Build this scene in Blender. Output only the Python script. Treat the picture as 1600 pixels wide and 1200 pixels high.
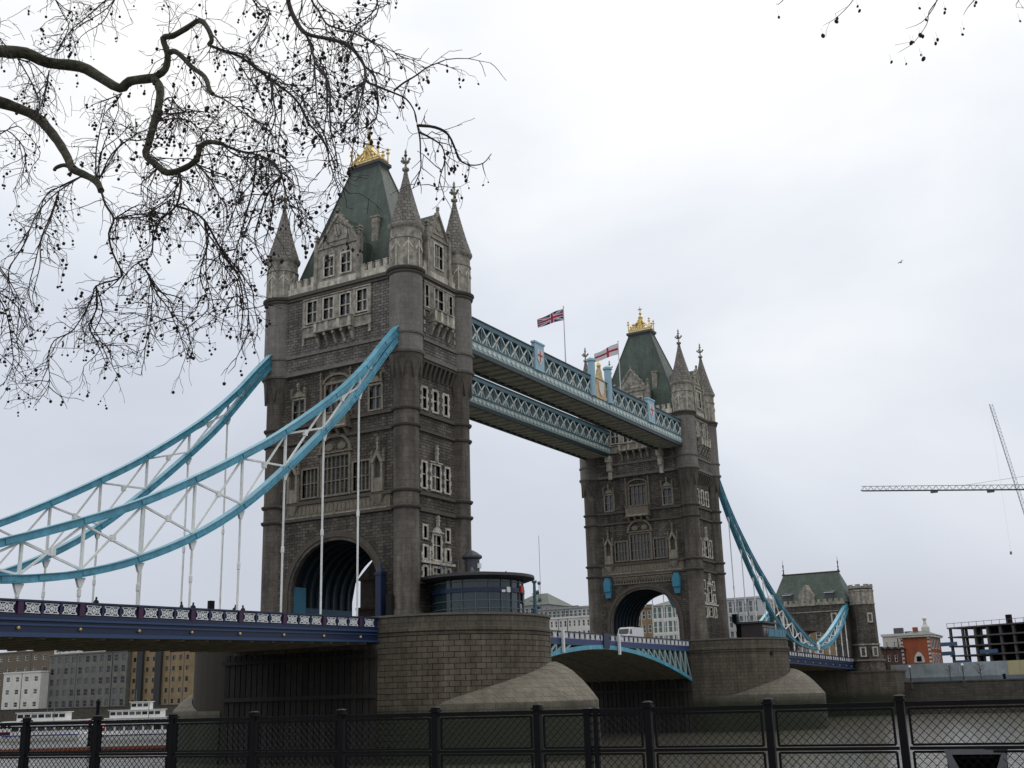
import bpy, math, random
from mathutils import Vector, Matrix
R = math.radians
rnd = random.Random(7)
for o in list(bpy.data.objects): bpy.data.objects.remove(o)
sc = bpy.context.scene
col = sc.collection

# ------------------------------------------------------------------ camera
CAM = Vector((-103.178, -80.152, -8.675)); YAW, PITCH, ROLL, FPX = 0.529143, 0.271294, -0.028108, 1769.03
_f = Vector((math.cos(YAW)*math.cos(PITCH), math.sin(YAW)*math.cos(PITCH), math.sin(PITCH)))
_r0 = Vector((math.sin(YAW), -math.cos(YAW), 0)); _u0 = _r0.cross(_f)
_r = _r0*math.cos(ROLL)+_u0*math.sin(ROLL); _u = -_r0*math.sin(ROLL)+_u0*math.cos(ROLL)
cd = bpy.data.cameras.new('camera'); cam = bpy.data.objects.new('camera', cd); col.objects.link(cam)
cd.sensor_width = 36; cd.lens = FPX/1600*36; cd.clip_start = 0.1; cd.clip_end = 20000
cam.matrix_world = Matrix(((_r.x, _u.x, -_f.x, CAM.x), (_r.y, _u.y, -_f.y, CAM.y), (_r.z, _u.z, -_f.z, CAM.z), (0, 0, 0, 1)))
sc.camera = cam
sc.render.resolution_x, sc.render.resolution_y = 1024, 768

# ------------------------------------------------------------------ sky
SUN_AZ, SUN_EL = YAW-R(25), R(48)          # high in front of the camera, behind thick cloud
w = bpy.data.worlds.new('World'); sc.world = w; w.use_nodes = True
nt = w.node_tree; nt.nodes.clear(); N = nt.nodes.new; L = nt.links.new
out = N('ShaderNodeOutputWorld'); bg = N('ShaderNodeBackground'); L(bg.outputs[0], out.inputs[0])
sky = N('ShaderNodeTexSky'); sky.sky_type = 'NISHITA'; sky.sun_disc = False
sky.sun_elevation = SUN_EL; sky.sun_rotation = math.pi/2-SUN_AZ; sky.air_density = 1.5; sky.dust_density = 4
tc = N('ShaderNodeTexCoord'); sep = N('ShaderNodeSeparateXYZ'); L(tc.outputs['Generated'], sep.inputs[0])
mp = N('ShaderNodeMapping'); mp.inputs['Scale'].default_value = (1, 1, 1.9); L(tc.outputs['Generated'], mp.inputs[0])
n1 = N('ShaderNodeTexNoise'); n1.inputs['Scale'].default_value = 2.1; n1.inputs['Detail'].default_value = 5; n1.inputs['Roughness'].default_value = .48; n1.inputs['Distortion'].default_value = .25
L(mp.outputs[0], n1.inputs['Vector'])
ma = N('ShaderNodeMath'); ma.operation = 'MULTIPLY_ADD'; ma.inputs[1].default_value = .72; ma.inputs[2].default_value = -.36; L(n1.outputs[0], ma.inputs[0])
mz = N('ShaderNodeMath'); mz.operation = 'MULTIPLY_ADD'; mz.inputs[1].default_value = 1.0; L(sep.outputs[2], mz.inputs[0]); L(ma.outputs[0], mz.inputs[2])
ramp = N('ShaderNodeValToRGB'); L(mz.outputs[0], ramp.inputs[0])
e = ramp.color_ramp.elements
e[0].position = 0.0; e[0].color = (.565, .605, .695, 1)
e[1].position = .54; e[1].color = (1.06, 1.06, 1.06, 1)
for p, cc in ((.12, (.625, .67, .765, 1)), (.27, (.73, .775, .86, 1)), (.38, (.85, .89, .955, 1)), (.46, (.965, .985, 1.01, 1))):
    q = e.new(p); q.color = cc
bgs = N('ShaderNodeBackground'); L(sky.outputs[0], bgs.inputs[0]); bgs.inputs[1].default_value = 0.1
L(ramp.outputs[0], bg.inputs[0]); bg.inputs[1].default_value = 1.0
mixs = N('ShaderNodeMixShader'); mixs.inputs[0].default_value = .95
L(bgs.outputs[0], mixs.inputs[1]); L(bg.outputs[0], mixs.inputs[2]); L(mixs.outputs[0], out.inputs[0])
sl = bpy.data.lights.new('sun', 'SUN'); sl.energy = 0.6; sl.angle = R(35); sl.color = (1, .97, .93)
so = bpy.data.objects.new('sun', sl); col.objects.link(so)
so.rotation_euler = Vector((-math.cos(SUN_AZ)*math.cos(SUN_EL), -math.sin(SUN_AZ)*math.cos(SUN_EL), -math.sin(SUN_EL))).to_track_quat('-Z', 'Y').to_euler()
sc.view_settings.view_transform = 'Standard'; sc.view_settings.look = 'None'; sc.view_settings.gamma = 1
sc.view_settings.use_curve_mapping = False; sc.view_settings.exposure = 0
sc.render.engine = 'CYCLES'

# ------------------------------------------------------------------ helpers
def ray(u, v): return _f+_r*((u-800)/FPX)-_u*((v-600)/FPX)
def pX(u, v, X): d = ray(u, v); return CAM+d*((X-CAM.x)/d.x)
def pY(u, v, Y): d = ray(u, v); return CAM+d*((Y-CAM.y)/d.y)
def pZ(u, v, Z): d = ray(u, v); return CAM+d*((Z-CAM.z)/d.z)
def pD(u, v, D): return CAM+ray(u, v)*D

def tag(o, label=None, cat=None, group=None, kind=None):
    for k, x in (('label', label), ('category', cat), ('group', group), ('kind', kind)):
        if x: o[k] = x
    return o
def empty(name, loc=(0, 0, 0), rz=0, label=None, cat=None, group=None):
    o = bpy.data.objects.new(name, None); col.objects.link(o); o.location = loc; o.rotation_euler = (0, 0, rz)
    o.empty_display_size = .5
    return tag(o, label, cat, group)
def copy_tree(o, parent=None):
    c = o.copy(); col.objects.link(c); c.parent = parent
    for ch in list(o.children): copy_tree(ch, c)
    return c
def inst(name, me, parent, loc=(0, 0, 0), rot=(0, 0, 0), scale=(1, 1, 1)):
    o = bpy.data.objects.new(name, me); col.objects.link(o); o.parent = parent
    o.location = loc; o.rotation_euler = rot; o.scale = scale
    return o

class Face:      # a vertical plane frame: u along udir, z up, d outward
    def __init__(s, org, ud, nd): s.o = Vector(org); s.u = Vector(ud); s.n = Vector(nd)
    def p(s, u, z, d=0): return tuple(s.o+s.u*u+s.n*d+Vector((0, 0, z)))

class MB:
    def __init__(s): s.v = []; s.f = []; s.m = []
    def add(s, vs, fs, m=0):
        b = len(s.v); s.v += [tuple(p) for p in vs]
        for f in fs: s.f.append(tuple(i+b for i in f)); s.m.append(m)
        return s
    def hexa(s, p, m=0): return s.add(p, [(0, 3, 2, 1), (4, 5, 6, 7), (0, 1, 5, 4), (1, 2, 6, 5), (2, 3, 7, 6), (3, 0, 4, 7)], m)
    def box(s, x0, x1, y0, y1, z0, z1, m=0):
        return s.hexa([(x0, y0, z0), (x1, y0, z0), (x1, y1, z0), (x0, y1, z0), (x0, y0, z1), (x1, y0, z1), (x1, y1, z1), (x0, y1, z1)], m)
    def fb(s, F, u0, u1, z0, z1, d0, d1, m=0):
        P = F.p
        return s.hexa([P(u0, z0, d1), P(u1, z0, d1), P(u1, z0, d0), P(u0, z0, d0), P(u0, z1, d1), P(u1, z1, d1), P(u1, z1, d0), P(u0, z1, d0)], m)
    def prism(s, bot, top, m=0, cap=True):
        n = len(bot); fs = [(i, (i+1) % n, n+(i+1) % n, n+i) for i in range(n)]
        if cap: fs += [tuple(range(n-1, -1, -1)), tuple(range(n, 2*n))]
        return s.add(list(bot)+list(top), fs, m)
    def fprism(s, F, poly, d0, d1, m=0):
        return s.prism([F.p(u, z, d0) for u, z in poly], [F.p(u, z, d1) for u, z in poly], m)
    def lathe(s, cx, cy, prof, n=20, m=0, a0=0, cap=True):
        vs = []; fs = []
        for r, z in prof:
            for i in range(n): a = a0+2*math.pi*i/n; vs.append((cx+r*math.cos(a), cy+r*math.sin(a), z))
        for j in range(len(prof)-1):
            for i in range(n): k = (i+1) % n; fs.append((j*n+i, j*n+k, (j+1)*n+k, (j+1)*n+i))
        if cap: fs.append(tuple(range(n-1, -1, -1))); fs.append(tuple(range((len(prof)-1)*n, len(prof)*n)))
        return s.add(vs, fs, m)
    def tube(s, pts, rad, n=6, m=0, cap=True):
        pts = [Vector(p) for p in pts]; k = len(pts)
        if not hasattr(rad, '__len__'): rad = [rad]*k
        vs = []; ref = None
        for i, p in enumerate(pts):
            t = (pts[min(i+1, k-1)]-pts[max(i-1, 0)])
            t = t.normalized() if t.length > 1e-9 else Vector((0, 0, 1))
            if ref is None: ref = Vector((0, 0, 1)) if abs(t.z) < .9 else Vector((1, 0, 0))
            a = t.cross(ref)
            if a.length < 1e-6: a = t.orthogonal()
            a.normalize(); b = a.cross(t).normalized(); ref = b
            for j in range(n):
                q = 2*math.pi*j/n; vs.append(p+a*(rad[i]*math.cos(q))+b*(rad[i]*math.sin(q)))
        fs = [(i*n+j, i*n+(j+1) % n, (i+1)*n+(j+1) % n, (i+1)*n+j) for i in range(k-1) for j in range(n)]
        if cap: fs += [tuple(range(n-1, -1, -1)), tuple(range((k-1)*n, k*n))]
        return s.add(vs, fs, m)
    def bar(s, a, b, wd, ht, m=0):      # rectangular bar, wd sideways, ht in the vertical plane of the bar
        a = Vector(a); b = Vector(b); t = (b-a).normalized()
        side = t.cross(Vector((0, 0, 1)))
        side = side.normalized() if side.length > 1e-4 else Vector((0, 1, 0))
        up = side.cross(t); x = side*(wd/2); y = up*(ht/2)
        return s.hexa([a-x-y, a+x-y, a+x+y, a-x+y, b-x-y, b+x-y, b+x+y, b-x+y], m)
    def sweep(s, pts, prof, m=0):       # sweep a (side, up) profile along a path lying in a plane of constant y
        pts = [Vector(p) for p in pts]; k = len(pts); n = len(prof); vs = []
        for i, p in enumerate(pts):
            t = (pts[min(i+1, k-1)]-pts[max(i-1, 0)]).normalized(); up = Vector((-t.z, 0, t.x))
            if up.z < 0: up = -up
            for a, b in prof: vs.append(p+Vector((0, a, 0))+up*b)
        fs = [(i*n+j, i*n+(j+1) % n, (i+1)*n+(j+1) % n, (i+1)*n+j) for i in range(k-1) for j in range(n)]
        fs += [tuple(range(n-1, -1, -1)), tuple(range((k-1)*n, k*n))]
        return s.add(vs, fs, m)
    def sphere(s, c, r, n=8, k=5, m=0, sz=1):
        return s.lathe(c[0], c[1], [(max(.02*r, r*math.sin(math.pi*j/k)), c[2]-r*sz*math.cos(math.pi*j/k)) for j in range(k+1)], n, m)
    def wall(s, F, u0, u1, z0, z1, holes=(), depth=.4, m=0):
        us = sorted({u0, u1, *[h[0] for h in holes], *[h[1] for h in holes]}); zs = sorted({z0, z1, *[h[2] for h in holes], *[h[3] for h in holes]})
        for i in range(len(us)-1):
            for j in range(len(zs)-1):
                cu = (us[i]+us[i+1])/2; cz = (zs[j]+zs[j+1])/2
                if any(h[0] < cu < h[1] and h[2] < cz < h[3] for h in holes): continue
                s.add([F.p(us[i], zs[j]), F.p(us[i+1], zs[j]), F.p(us[i+1], zs[j+1]), F.p(us[i], zs[j+1])], [(0, 1, 2, 3)], m)
        for a, b, c, d in holes:
            q = [(a, c), (b, c), (b, d), (a, d)]
            for k in range(4):
                p, r = q[k], q[(k+1) % 4]
                s.add([F.p(*p), F.p(*r), F.p(*r, -depth), F.p(*p, -depth)], [(0, 1, 2, 3)], m)
        return s
    def mesh(s, name, mats, smooth=False, uv=True):
        me = bpy.data.meshes.new(name); me.from_pydata(s.v, [], s.f)
        for m in (mats if isinstance(mats, (list, tuple)) else [mats]): me.materials.append(m)
        me.polygons.foreach_set('material_index', s.m)
        if smooth: me.polygons.foreach_set('use_smooth', [True]*len(s.f))
        if uv:
            ul = me.uv_layers.new(name='UVMap').data; k = 0; vv = s.v
            for pl in me.polygons:
                n = pl.normal
                if abs(n.z) > .85: f = lambda p: (p[0], p[1])
                else:
                    l = math.hypot(n.x, n.y); tx, ty = -n.y/l, n.x/l
                    f = lambda p: (tx*p[0]+ty*p[1], p[2])
                for i in pl.vertices: ul[k].uv = f(vv[i]); k += 1
        me.update(); return me
    def build(s, name, mats, parent=None, smooth=False, uv=True, loc=(0, 0, 0)):
        me = s.mesh(name, mats, smooth, uv)
        if smooth:
            try: me.set_sharp_from_angle(angle=R(40))
            except Exception: pass
        o = bpy.data.objects.new(name, me); col.objects.link(o); o.parent = parent; o.location = loc
        return o

# ------------------------------------------------------------------ materials
MATS = {}
def mat(name, color, rough=.7, metal=0, var=.0, vscale=1.0, bump=0, bscale=20, spec=.4, streak=0, rand=0):
    if name in MATS: return MATS[name]
    m = bpy.data.materials.new(name); m.use_nodes = True; MATS[name] = m
    t = m.node_tree; b = t.nodes['Principled BSDF']; N = t.nodes.new; L = t.links.new
    b.inputs['Roughness'].default_value = rough; b.inputs['Metallic'].default_value = metal
    b.inputs['Specular IOR Level'].default_value = spec
    rgb = N('ShaderNodeRGB'); rgb.outputs[0].default_value = (*color, 1); c = rgb.outputs[0]
    tc = N('ShaderNodeTexCoord'); geo = N('ShaderNodeNewGeometry')
    def scaled(c, fac_socket, amt):
        mr = N('ShaderNodeMapRange'); L(fac_socket, mr.inputs[0]); mr.inputs[1].default_value = .25; mr.inputs[2].default_value = .75
        mr.inputs[3].default_value = 1-amt; mr.inputs[4].default_value = 1+amt
        vm = N('ShaderNodeVectorMath'); vm.operation = 'SCALE'; L(c, vm.inputs[0]); L(mr.outputs[0], vm.inputs['Scale']); return vm.outputs[0]
    if var:
        n = N('ShaderNodeTexNoise'); n.inputs['Scale'].default_value = vscale; n.inputs['Detail'].default_value = 6; n.inputs['Roughness'].default_value = .65
        L(geo.outputs['Position'], n.inputs['Vector']); c = scaled(c, n.outputs[0], var)
    if streak:
        mp = N('ShaderNodeMapping'); mp.inputs['Scale'].default_value = (1.3, 1.3, .09); L(geo.outputs['Position'], mp.inputs[0])
        n = N('ShaderNodeTexNoise'); n.inputs['Scale'].default_value = 1.4; n.inputs['Detail'].default_value = 5; L(mp.outputs[0], n.inputs['Vector']); c = scaled(c, n.outputs[0], streak)
    if rand:
        oi = N('ShaderNodeObjectInfo'); ad = N('ShaderNodeMath'); ad.operation = 'ADD'; L(oi.outputs['Random'], ad.inputs[0]); L(geo.outputs['Random Per Island'], ad.inputs[1])
        fr = N('ShaderNodeMath'); fr.operation = 'FRACT'; L(ad.outputs[0], fr.inputs[0]); c = scaled(c, fr.outputs[0], rand)
    L(c, b.inputs['Base Color'])
    if bump:
        n = N('ShaderNodeTexNoise'); n.inputs['Scale'].default_value = bscale; n.inputs['Detail'].default_value = 5; L(geo.outputs['Position'], n.inputs['Vector'])
        bp = N('ShaderNodeBump'); bp.inputs['Strength'].default_value = bump; bp.inputs['Distance'].default_value = .05; L(n.outputs[0], bp.inputs['Height']); L(bp.outputs[0], b.inputs['Normal'])
    return m
def masonry(name, c1, c2, mortar, bw, bh, rough=.85, bump=.6, msize=.03, var=.25, vscale=.35, streak=.2):
    m = mat(name, c1, rough); t = m.node_tree; b = t.nodes['Principled BSDF']; N = t.nodes.new; L = t.links.new
    uv = N('ShaderNodeUVMap'); br = N('ShaderNodeTexBrick'); nd_ = N('ShaderNodeTexNoise'); nd_.inputs['Scale'].default_value = 2.2; nd_.inputs['Detail'].default_value = 3; L(uv.outputs[0], nd_.inputs['Vector'])
    ad_ = N('ShaderNodeVectorMath'); ad_.operation = 'MULTIPLY_ADD'; ad_.inputs[1].default_value = (.16, .10, 0); L(nd_.outputs['Color'], ad_.inputs[0]); L(uv.outputs[0], ad_.inputs[2]); L(ad_.outputs[0], br.inputs['Vector'])
    br.inputs['Scale'].default_value = 1; br.inputs['Brick Width'].default_value = bw; br.inputs['Row Height'].default_value = bh
    br.inputs['Mortar Size'].default_value = msize; br.inputs['Mortar Smooth'].default_value = .35; br.offset = .5
    br.inputs['Color1'].default_value = (*c1, 1); br.inputs['Color2'].default_value = (*c2, 1); br.inputs['Mortar'].default_value = (*mortar, 1)
    geo = N('ShaderNodeNewGeometry')
    def scaled(c, vec, scale, amt):
        n = N('ShaderNodeTexNoise'); n.inputs['Scale'].default_value = scale; n.inputs['Detail'].default_value = 6; n.inputs['Roughness'].default_value = .6
        L(vec, n.inputs['Vector']); mr = N('ShaderNodeMapRange'); L(n.outputs[0], mr.inputs[0]); mr.inputs[1].default_value = .25; mr.inputs[2].default_value = .75
        mr.inputs[3].default_value = 1-amt; mr.inputs[4].default_value = 1+amt
        vm = N('ShaderNodeVectorMath'); vm.operation = 'SCALE'; L(c, vm.inputs[0]); L(mr.outputs[0], vm.inputs['Scale']); return vm.outputs[0]
    c = scaled(br.outputs['Color'], geo.outputs['Position'], vscale, var)
    c = scaled(c, geo.outputs['Position'], 3.1, var*.6)
    mp = N('ShaderNodeMapping'); mp.inputs['Scale'].default_value = (1.2, 1.2, .08); L(geo.outputs['Position'], mp.inputs[0])
    c = scaled(c, mp.outputs[0], 1.1, streak); L(c, b.inputs['Base Color'])
    n = N('ShaderNodeTexNoise'); n.inputs['Scale'].default_value = 5; n.inputs['Detail'].default_value = 4; L(geo.outputs['Position'], n.inputs['Vector'])
    sb = N('ShaderNodeMath'); sb.operation = 'SUBTRACT'; L(n.outputs[0], sb.inputs[0]); L(br.outputs['Fac'], sb.inputs[1])
    bp = N('ShaderNodeBump'); bp.inputs['Strength'].default_value = bump; bp.inputs['Distance'].default_value = .12; L(sb.outputs[0], bp.inputs['Height']); L(bp.outputs[0], b.inputs['Normal'])
    return m

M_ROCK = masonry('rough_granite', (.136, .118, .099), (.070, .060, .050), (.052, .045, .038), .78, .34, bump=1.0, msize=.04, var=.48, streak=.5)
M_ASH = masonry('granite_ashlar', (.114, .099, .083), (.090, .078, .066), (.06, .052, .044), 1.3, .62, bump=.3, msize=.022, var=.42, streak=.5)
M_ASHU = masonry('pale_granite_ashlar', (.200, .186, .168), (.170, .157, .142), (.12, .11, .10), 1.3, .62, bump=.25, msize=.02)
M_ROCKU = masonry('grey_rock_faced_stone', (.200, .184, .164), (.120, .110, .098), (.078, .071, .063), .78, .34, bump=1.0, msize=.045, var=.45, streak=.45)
M_LIME = mat('portland_stone', (.49, .46, .39), .85, var=.55, vscale=1.6, bump=.8, bscale=5, streak=.3)
M_LIMED = mat('weathered_stone', (.285, .262, .222), .9, var=.7, vscale=1.5, bump=1.0, bscale=3.2, streak=.35)
M_AGED = mat('aged_stone', (.25, .225, .18), .9, var=.4, vscale=1.6, bump=.9, bscale=5, streak=.3)
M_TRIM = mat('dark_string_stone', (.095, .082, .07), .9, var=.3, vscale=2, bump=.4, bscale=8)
M_BROWN = mat('carved_brown_stone', (.20, .172, .135), .9, var=.4, vscale=2.2, bump=1, bscale=5)
M_SLATE = masonry('green_slate', (.066, .094, .074), (.050, .074, .060), (.036, .050, .042), .45, .28, rough=.55, bump=.25, msize=.012, var=.3, vscale=.3, streak=.35)
M_LEAD = mat('lead', (.07, .072, .075), .6, var=.2)
M_GOLD = mat('gilding', (.68, .52, .22), .45, .85, var=.4, vscale=3)
M_GLASS = mat('dark_window_glass', (.045, .052, .06), .1, var=.8, vscale=1.1, bump=.35, bscale=1.6, spec=.8)
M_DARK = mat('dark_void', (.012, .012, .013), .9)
M_BLUE = mat('bridge_blue_paint', (.10, .345, .46), .32, var=.28, vscale=.9, streak=.2)
M_BLUED = mat('deep_blue_paint', (.018, .085, .14), .5, var=.2, vscale=.8)
M_PALE = mat('pale_blue_paint', (.30, .41, .42), .5, var=.15, vscale=1)
M_TEAL = mat('teal_blue_paint', (.07, .15, .19), .5, var=.2, vscale=.8)
M_WHITE = mat('bridge_white_paint', (.80, .81, .79), .5, var=.16, vscale=1.5, streak=.12)
M_NAVY = mat('navy_paint', (.015, .025, .068), .38, var=.15, vscale=.7)
M_PURP = mat('maroon_paint', (.055, .022, .06), .5)
M_SOFF = mat('sooty_soffit', (.24, .21, .155), .9, var=.4, vscale=.7)
M_PIER = mat('pier_granite_block', (.112, .095, .070), .88, var=.28, vscale=.5, bump=.5, bscale=7, streak=.3, rand=.11)
M_PIERM = mat('pier_joint', (.045, .04, .032), .95)
M_PIERT = masonry('pier_granite', (.116, .099, .073), (.094, .080, .060), (.05, .045, .038), 1.05, .55, bump=.5, msize=.035, var=.3, vscale=.4, streak=.3)
M_STAR = mat('pale_starling_stone', (.168, .152, .118), .9, var=.35, vscale=.6, bump=.5, bscale=6, rand=.06)
M_BLACK = mat('black_iron_paint', (.005, .005, .006), .55, var=.2, vscale=6, spec=.12)
M_ASPH = mat('asphalt', (.05, .05, .05), .9, var=.2)

def tide(m, z0=-9.7, band=1.6, dark=(.030, .034, .020)):      # wet, weed-covered stone below the high-water mark
    t = m.node_tree; b = t.nodes['Principled BSDF']; N = t.nodes.new; L = t.links.new; src = b.inputs['Base Color'].links[0].from_socket
    g = N('ShaderNodeNewGeometry'); sp = N('ShaderNodeSeparateXYZ'); L(g.outputs['Position'], sp.inputs[0]); n = N('ShaderNodeTexNoise'); n.inputs['Scale'].default_value = .9; n.inputs['Detail'].default_value = 5; L(g.outputs['Position'], n.inputs['Vector'])
    a = N('ShaderNodeMath'); a.operation = 'MULTIPLY_ADD'; a.inputs[1].default_value = 1.4; L(n.outputs[0], a.inputs[0]); L(sp.outputs[2], a.inputs[2])
    mr = N('ShaderNodeMapRange'); mr.inputs[1].default_value = z0+.7-band/2; mr.inputs[2].default_value = z0+.7+band/2; mr.inputs[3].default_value = 0; mr.inputs[4].default_value = 1; L(a.outputs[0], mr.inputs[0])
    mx = N('ShaderNodeMix'); mx.data_type = 'RGBA'; L(mr.outputs[0], mx.inputs[0]); mx.inputs[6].default_value = (*dark, 1); L(src, mx.inputs[7]); L(mx.outputs[2], b.inputs['Base Color']); return m
# ------------------------------------------------------------------ ground, river, banks
ZW = -14.5
def water_mat():
    m = mat('river_water', (.105, .10, .078), .16, spec=.5); t = m.node_tree; b = t.nodes['Principled BSDF']; N = t.nodes.new; L = t.links.new
    b.inputs['IOR'].default_value = 1.33
    g = N('ShaderNodeNewGeometry'); mp = N('ShaderNodeMapping'); mp.inputs['Rotation'].default_value = (0, 0, .5); mp.inputs['Scale'].default_value = (.55, .25, 1); L(g.outputs['Position'], mp.inputs[0])
    n = N('ShaderNodeTexNoise'); n.inputs['Scale'].default_value = 1.3; n.inputs['Detail'].default_value = 4; n.inputs['Roughness'].default_value = .5; L(mp.outputs[0], n.inputs['Vector'])
    bp = N('ShaderNodeBump'); bp.inputs['Strength'].default_value = .16; bp.inputs['Distance'].default_value = .5; L(n.outputs[0], bp.inputs['Height']); L(bp.outputs[0], b.inputs['Normal'])
    return m
riv = MB().add([(-89.2, -2500, ZW), (178.5, -2500, ZW), (178.5, 2500, ZW), (-89.2, 2500, ZW)], [(0, 1, 2, 3)]).build('river', water_mat()); tag(riv, 'wide grey-green river under the bridge', 'river', kind='structure')
M_BANK = mat('bank_ground', (.12, .11, .09), .95, var=.3, vscale=.05)
sb = MB().box(178, 4000, -4000, 4000, -30, -7.9).build('far_bank_ground', M_BANK); tag(sb, 'paved ground of the far river bank', 'ground', kind='structure')
M_QUAY = masonry('quay_wall', (.085, .075, .06), (.06, .055, .045), (.035, .032, .028), 1.4, .6)
fq = MB().box(177.2, 177.95, -600, 700, -30, -7.6).box(177.0, 178.3, -600, 700, -7.597, -7.35).build('quay_wall', M_QUAY); tag(fq, 'dark stone embankment wall along the far bank', 'quay wall', kind='structure')
M_PAVE = masonry('wharf_paving', (.16, .155, .145), (.13, .125, .118), (.07, .07, .065), .9, .6, bump=.2, msize=.012)
wh = MB().box(-400, -89.6, -700, 700, -30, -10.28).build('wharf_pavement', M_PAVE); tag(wh, 'paved riverside wharf behind the railings', 'pavement', kind='structure')
cp = MB().box(-90.2, -89.3, -700, 700, -10.276, -10.1).build('wharf_kerb', M_QUAY); tag(cp, 'stone kerb along the wharf edge', 'kerb', kind='structure')

# ------------------------------------------------------------------ the towers
A, B, D = 5.117, 9.259, 81.96
XF, YS, XU, YU = 5.75, 9.6, 5.95, 10.25
TUR = [(-A, -B), (A, -B), (-A, B), (A, B)]
Z6, Z5, Z4, Z3, Z2, Z1, ZC = 11.43, 13.23, 20.38, 22.26, 28.62, 30.75, 38.3

def window(parent, F, u0, u1, z0, z1, nl=1, trans=(), sur=.22, quoin=False, m=None, arch=False, bar=.11, proud=.1, deep=.32, name_lead=True):
    m = m or M_LIME; mb = MB()
    mb.fb(F, u0-sur, u0, z0-sur*.8, z1+sur, -deep, proud); mb.fb(F, u1, u1+sur, z0-sur*.8, z1+sur, -deep, proud)
    mb.fb(F, u0, u1, z1, z1+sur, -deep, proud-.003); mb.fb(F, u0, u1, z0-sur*.8, z0, -deep, proud+.06)
    if quoin:
        n = max(2, int((z1-z0)/.42)); h = (z1-z0)/n
        for k in range(0, n, 2):
            mb.fb(F, u0-sur-.17, u0-sur-.002, z0+k*h, z0+(k+1)*h, -.02, proud-.02); mb.fb(F, u1+sur+.002, u1+sur+.17, z0+k*h, z0+(k+1)*h, -.02, proud-.02)
    for k in range(1, nl): uu = u0+(u1-u0)*k/nl; mb.fb(F, uu-bar/2, uu+bar/2, z0, z1, -deep+.02, -.02)
    for tz in trans: mb.fb(F, u0, u1, z0+(z1-z0)*tz-.06, z0+(z1-z0)*tz+.06, -deep+.03, -.05)
    if arch:        # cusped heads: small spandrels in each light
        for k in range(nl):
            a = u0+(u1-u0)*k/nl; b = u0+(u1-u0)*(k+1)/nl; c = (a+b)/2; hh = (b-a)*.55
            mb.fprism(F, [(a, z1), (a, z1-hh), (a+(b-a)*.12, z1-hh*.35), (c, z1)], -deep+.04, -.06); mb.fprism(F, [(b, z1), (c, z1), (b-(b-a)*.12, z1-hh*.35), (b, z1-hh)], -deep+.04, -.06)
    o = mb.build('window', m, parent)
    pn = MB().add([F.p(u0, z0, -deep+.06), F.p(u1, z0, -deep+.06), F.p(u1, z1, -deep+.06), F.p(u0, z1, -deep+.06)], [(0, 1, 2, 3)]).build('pane', M_GLASS, o)
    if name_lead and o.parent is not None:
        ld = MB(); k = max(2, int((z1-z0)/.55))
        for i in range(1, k): zz = z0+(z1-z0)*i/k; ld.fb(F, u0, u1, zz-.02, zz+.02, -deep+.065, -deep+.085)
        for i in range(nl): uu = u0+(u1-u0)*(i+.5)/nl; ld.fb(F, uu-.018, uu+.018, z0, z1, -deep+.066, -deep+.083)
        ld.build('glazing_bars', mat('glazing_bar', (.16, .155, .145), .7), o)
    return o
def finial(mb, F, u, z0, z1, w=.22, d0=0, d1=.35):
    mb.fprism(F, [(u-w/2, z0), (u+w/2, z0), (u+.04, z1), (u-.04, z1)], d0, d1)
    for k in (.45, .72): zz = z0+(z1-z0)*k; mb.fb(F, u-w*.7, u+w*.7, zz, zz+.16, d0, d1+.05)
def arch_z(y, wd, spring, rise): return spring+rise*max(0, 1-abs(y/wd)**2.2)**.5
def arch_strip(mb, F, wd, spring, rise, ztop, ul, ur, zbot, m=0, n=28):
    ys = [-wd+2*wd*i/n for i in range(n+1)]
    mb.add([F.p(ul, zbot), F.p(-wd, zbot), F.p(-wd, ztop), F.p(ul, ztop)], [(0, 1, 2, 3)], m); mb.add([F.p(wd, zbot), F.p(ur, zbot), F.p(ur, ztop), F.p(wd, ztop)], [(0, 1, 2, 3)], m)
    for i in range(n):
        a, b = ys[i], ys[i+1]
        mb.add([F.p(a, arch_z(a, wd, spring, rise)), F.p(b, arch_z(b, wd, spring, rise)), F.p(b, ztop), F.p(a, ztop)], [(0, 1, 2, 3)], m)
def arch_ring(mb, F, wi, ri, wo, ro, spring, zbot, d0, d1, m=0, n=28):
    pi = [(wi, zbot)]+[(wi*math.cos(math.pi*i/n), spring+ri*max(0, 1-abs(math.cos(math.pi*i/n))**2.2)**.5) for i in range(n+1)]+[(-wi, zbot)]
    po = [(wo, zbot)]+[(wo*math.cos(math.pi*i/n), spring+ro*max(0, 1-abs(math.cos(math.pi*i/n))**2.2)**.5) for i in range(n+1)]+[(-wo, zbot)]
    k = len(pi)
    vs = [F.p(*p, d1) for p in pi]+[F.p(*p, d1) for p in po]+[F.p(*p, d0) for p in pi]+[F.p(*p, d0) for p in po]
    fs = []
    for i in range(k-1): fs += [(i, i+1, k+i+1, k+i), (i, 2*k+i, 2*k+i+1, i+1), (k+i, k+i+1, 3*k+i+1, 3*k+i), (2*k+i, 3*k+i, 3*k+i+1, 2*k+i+1)]
    mb.add(vs, fs, m)

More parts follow.
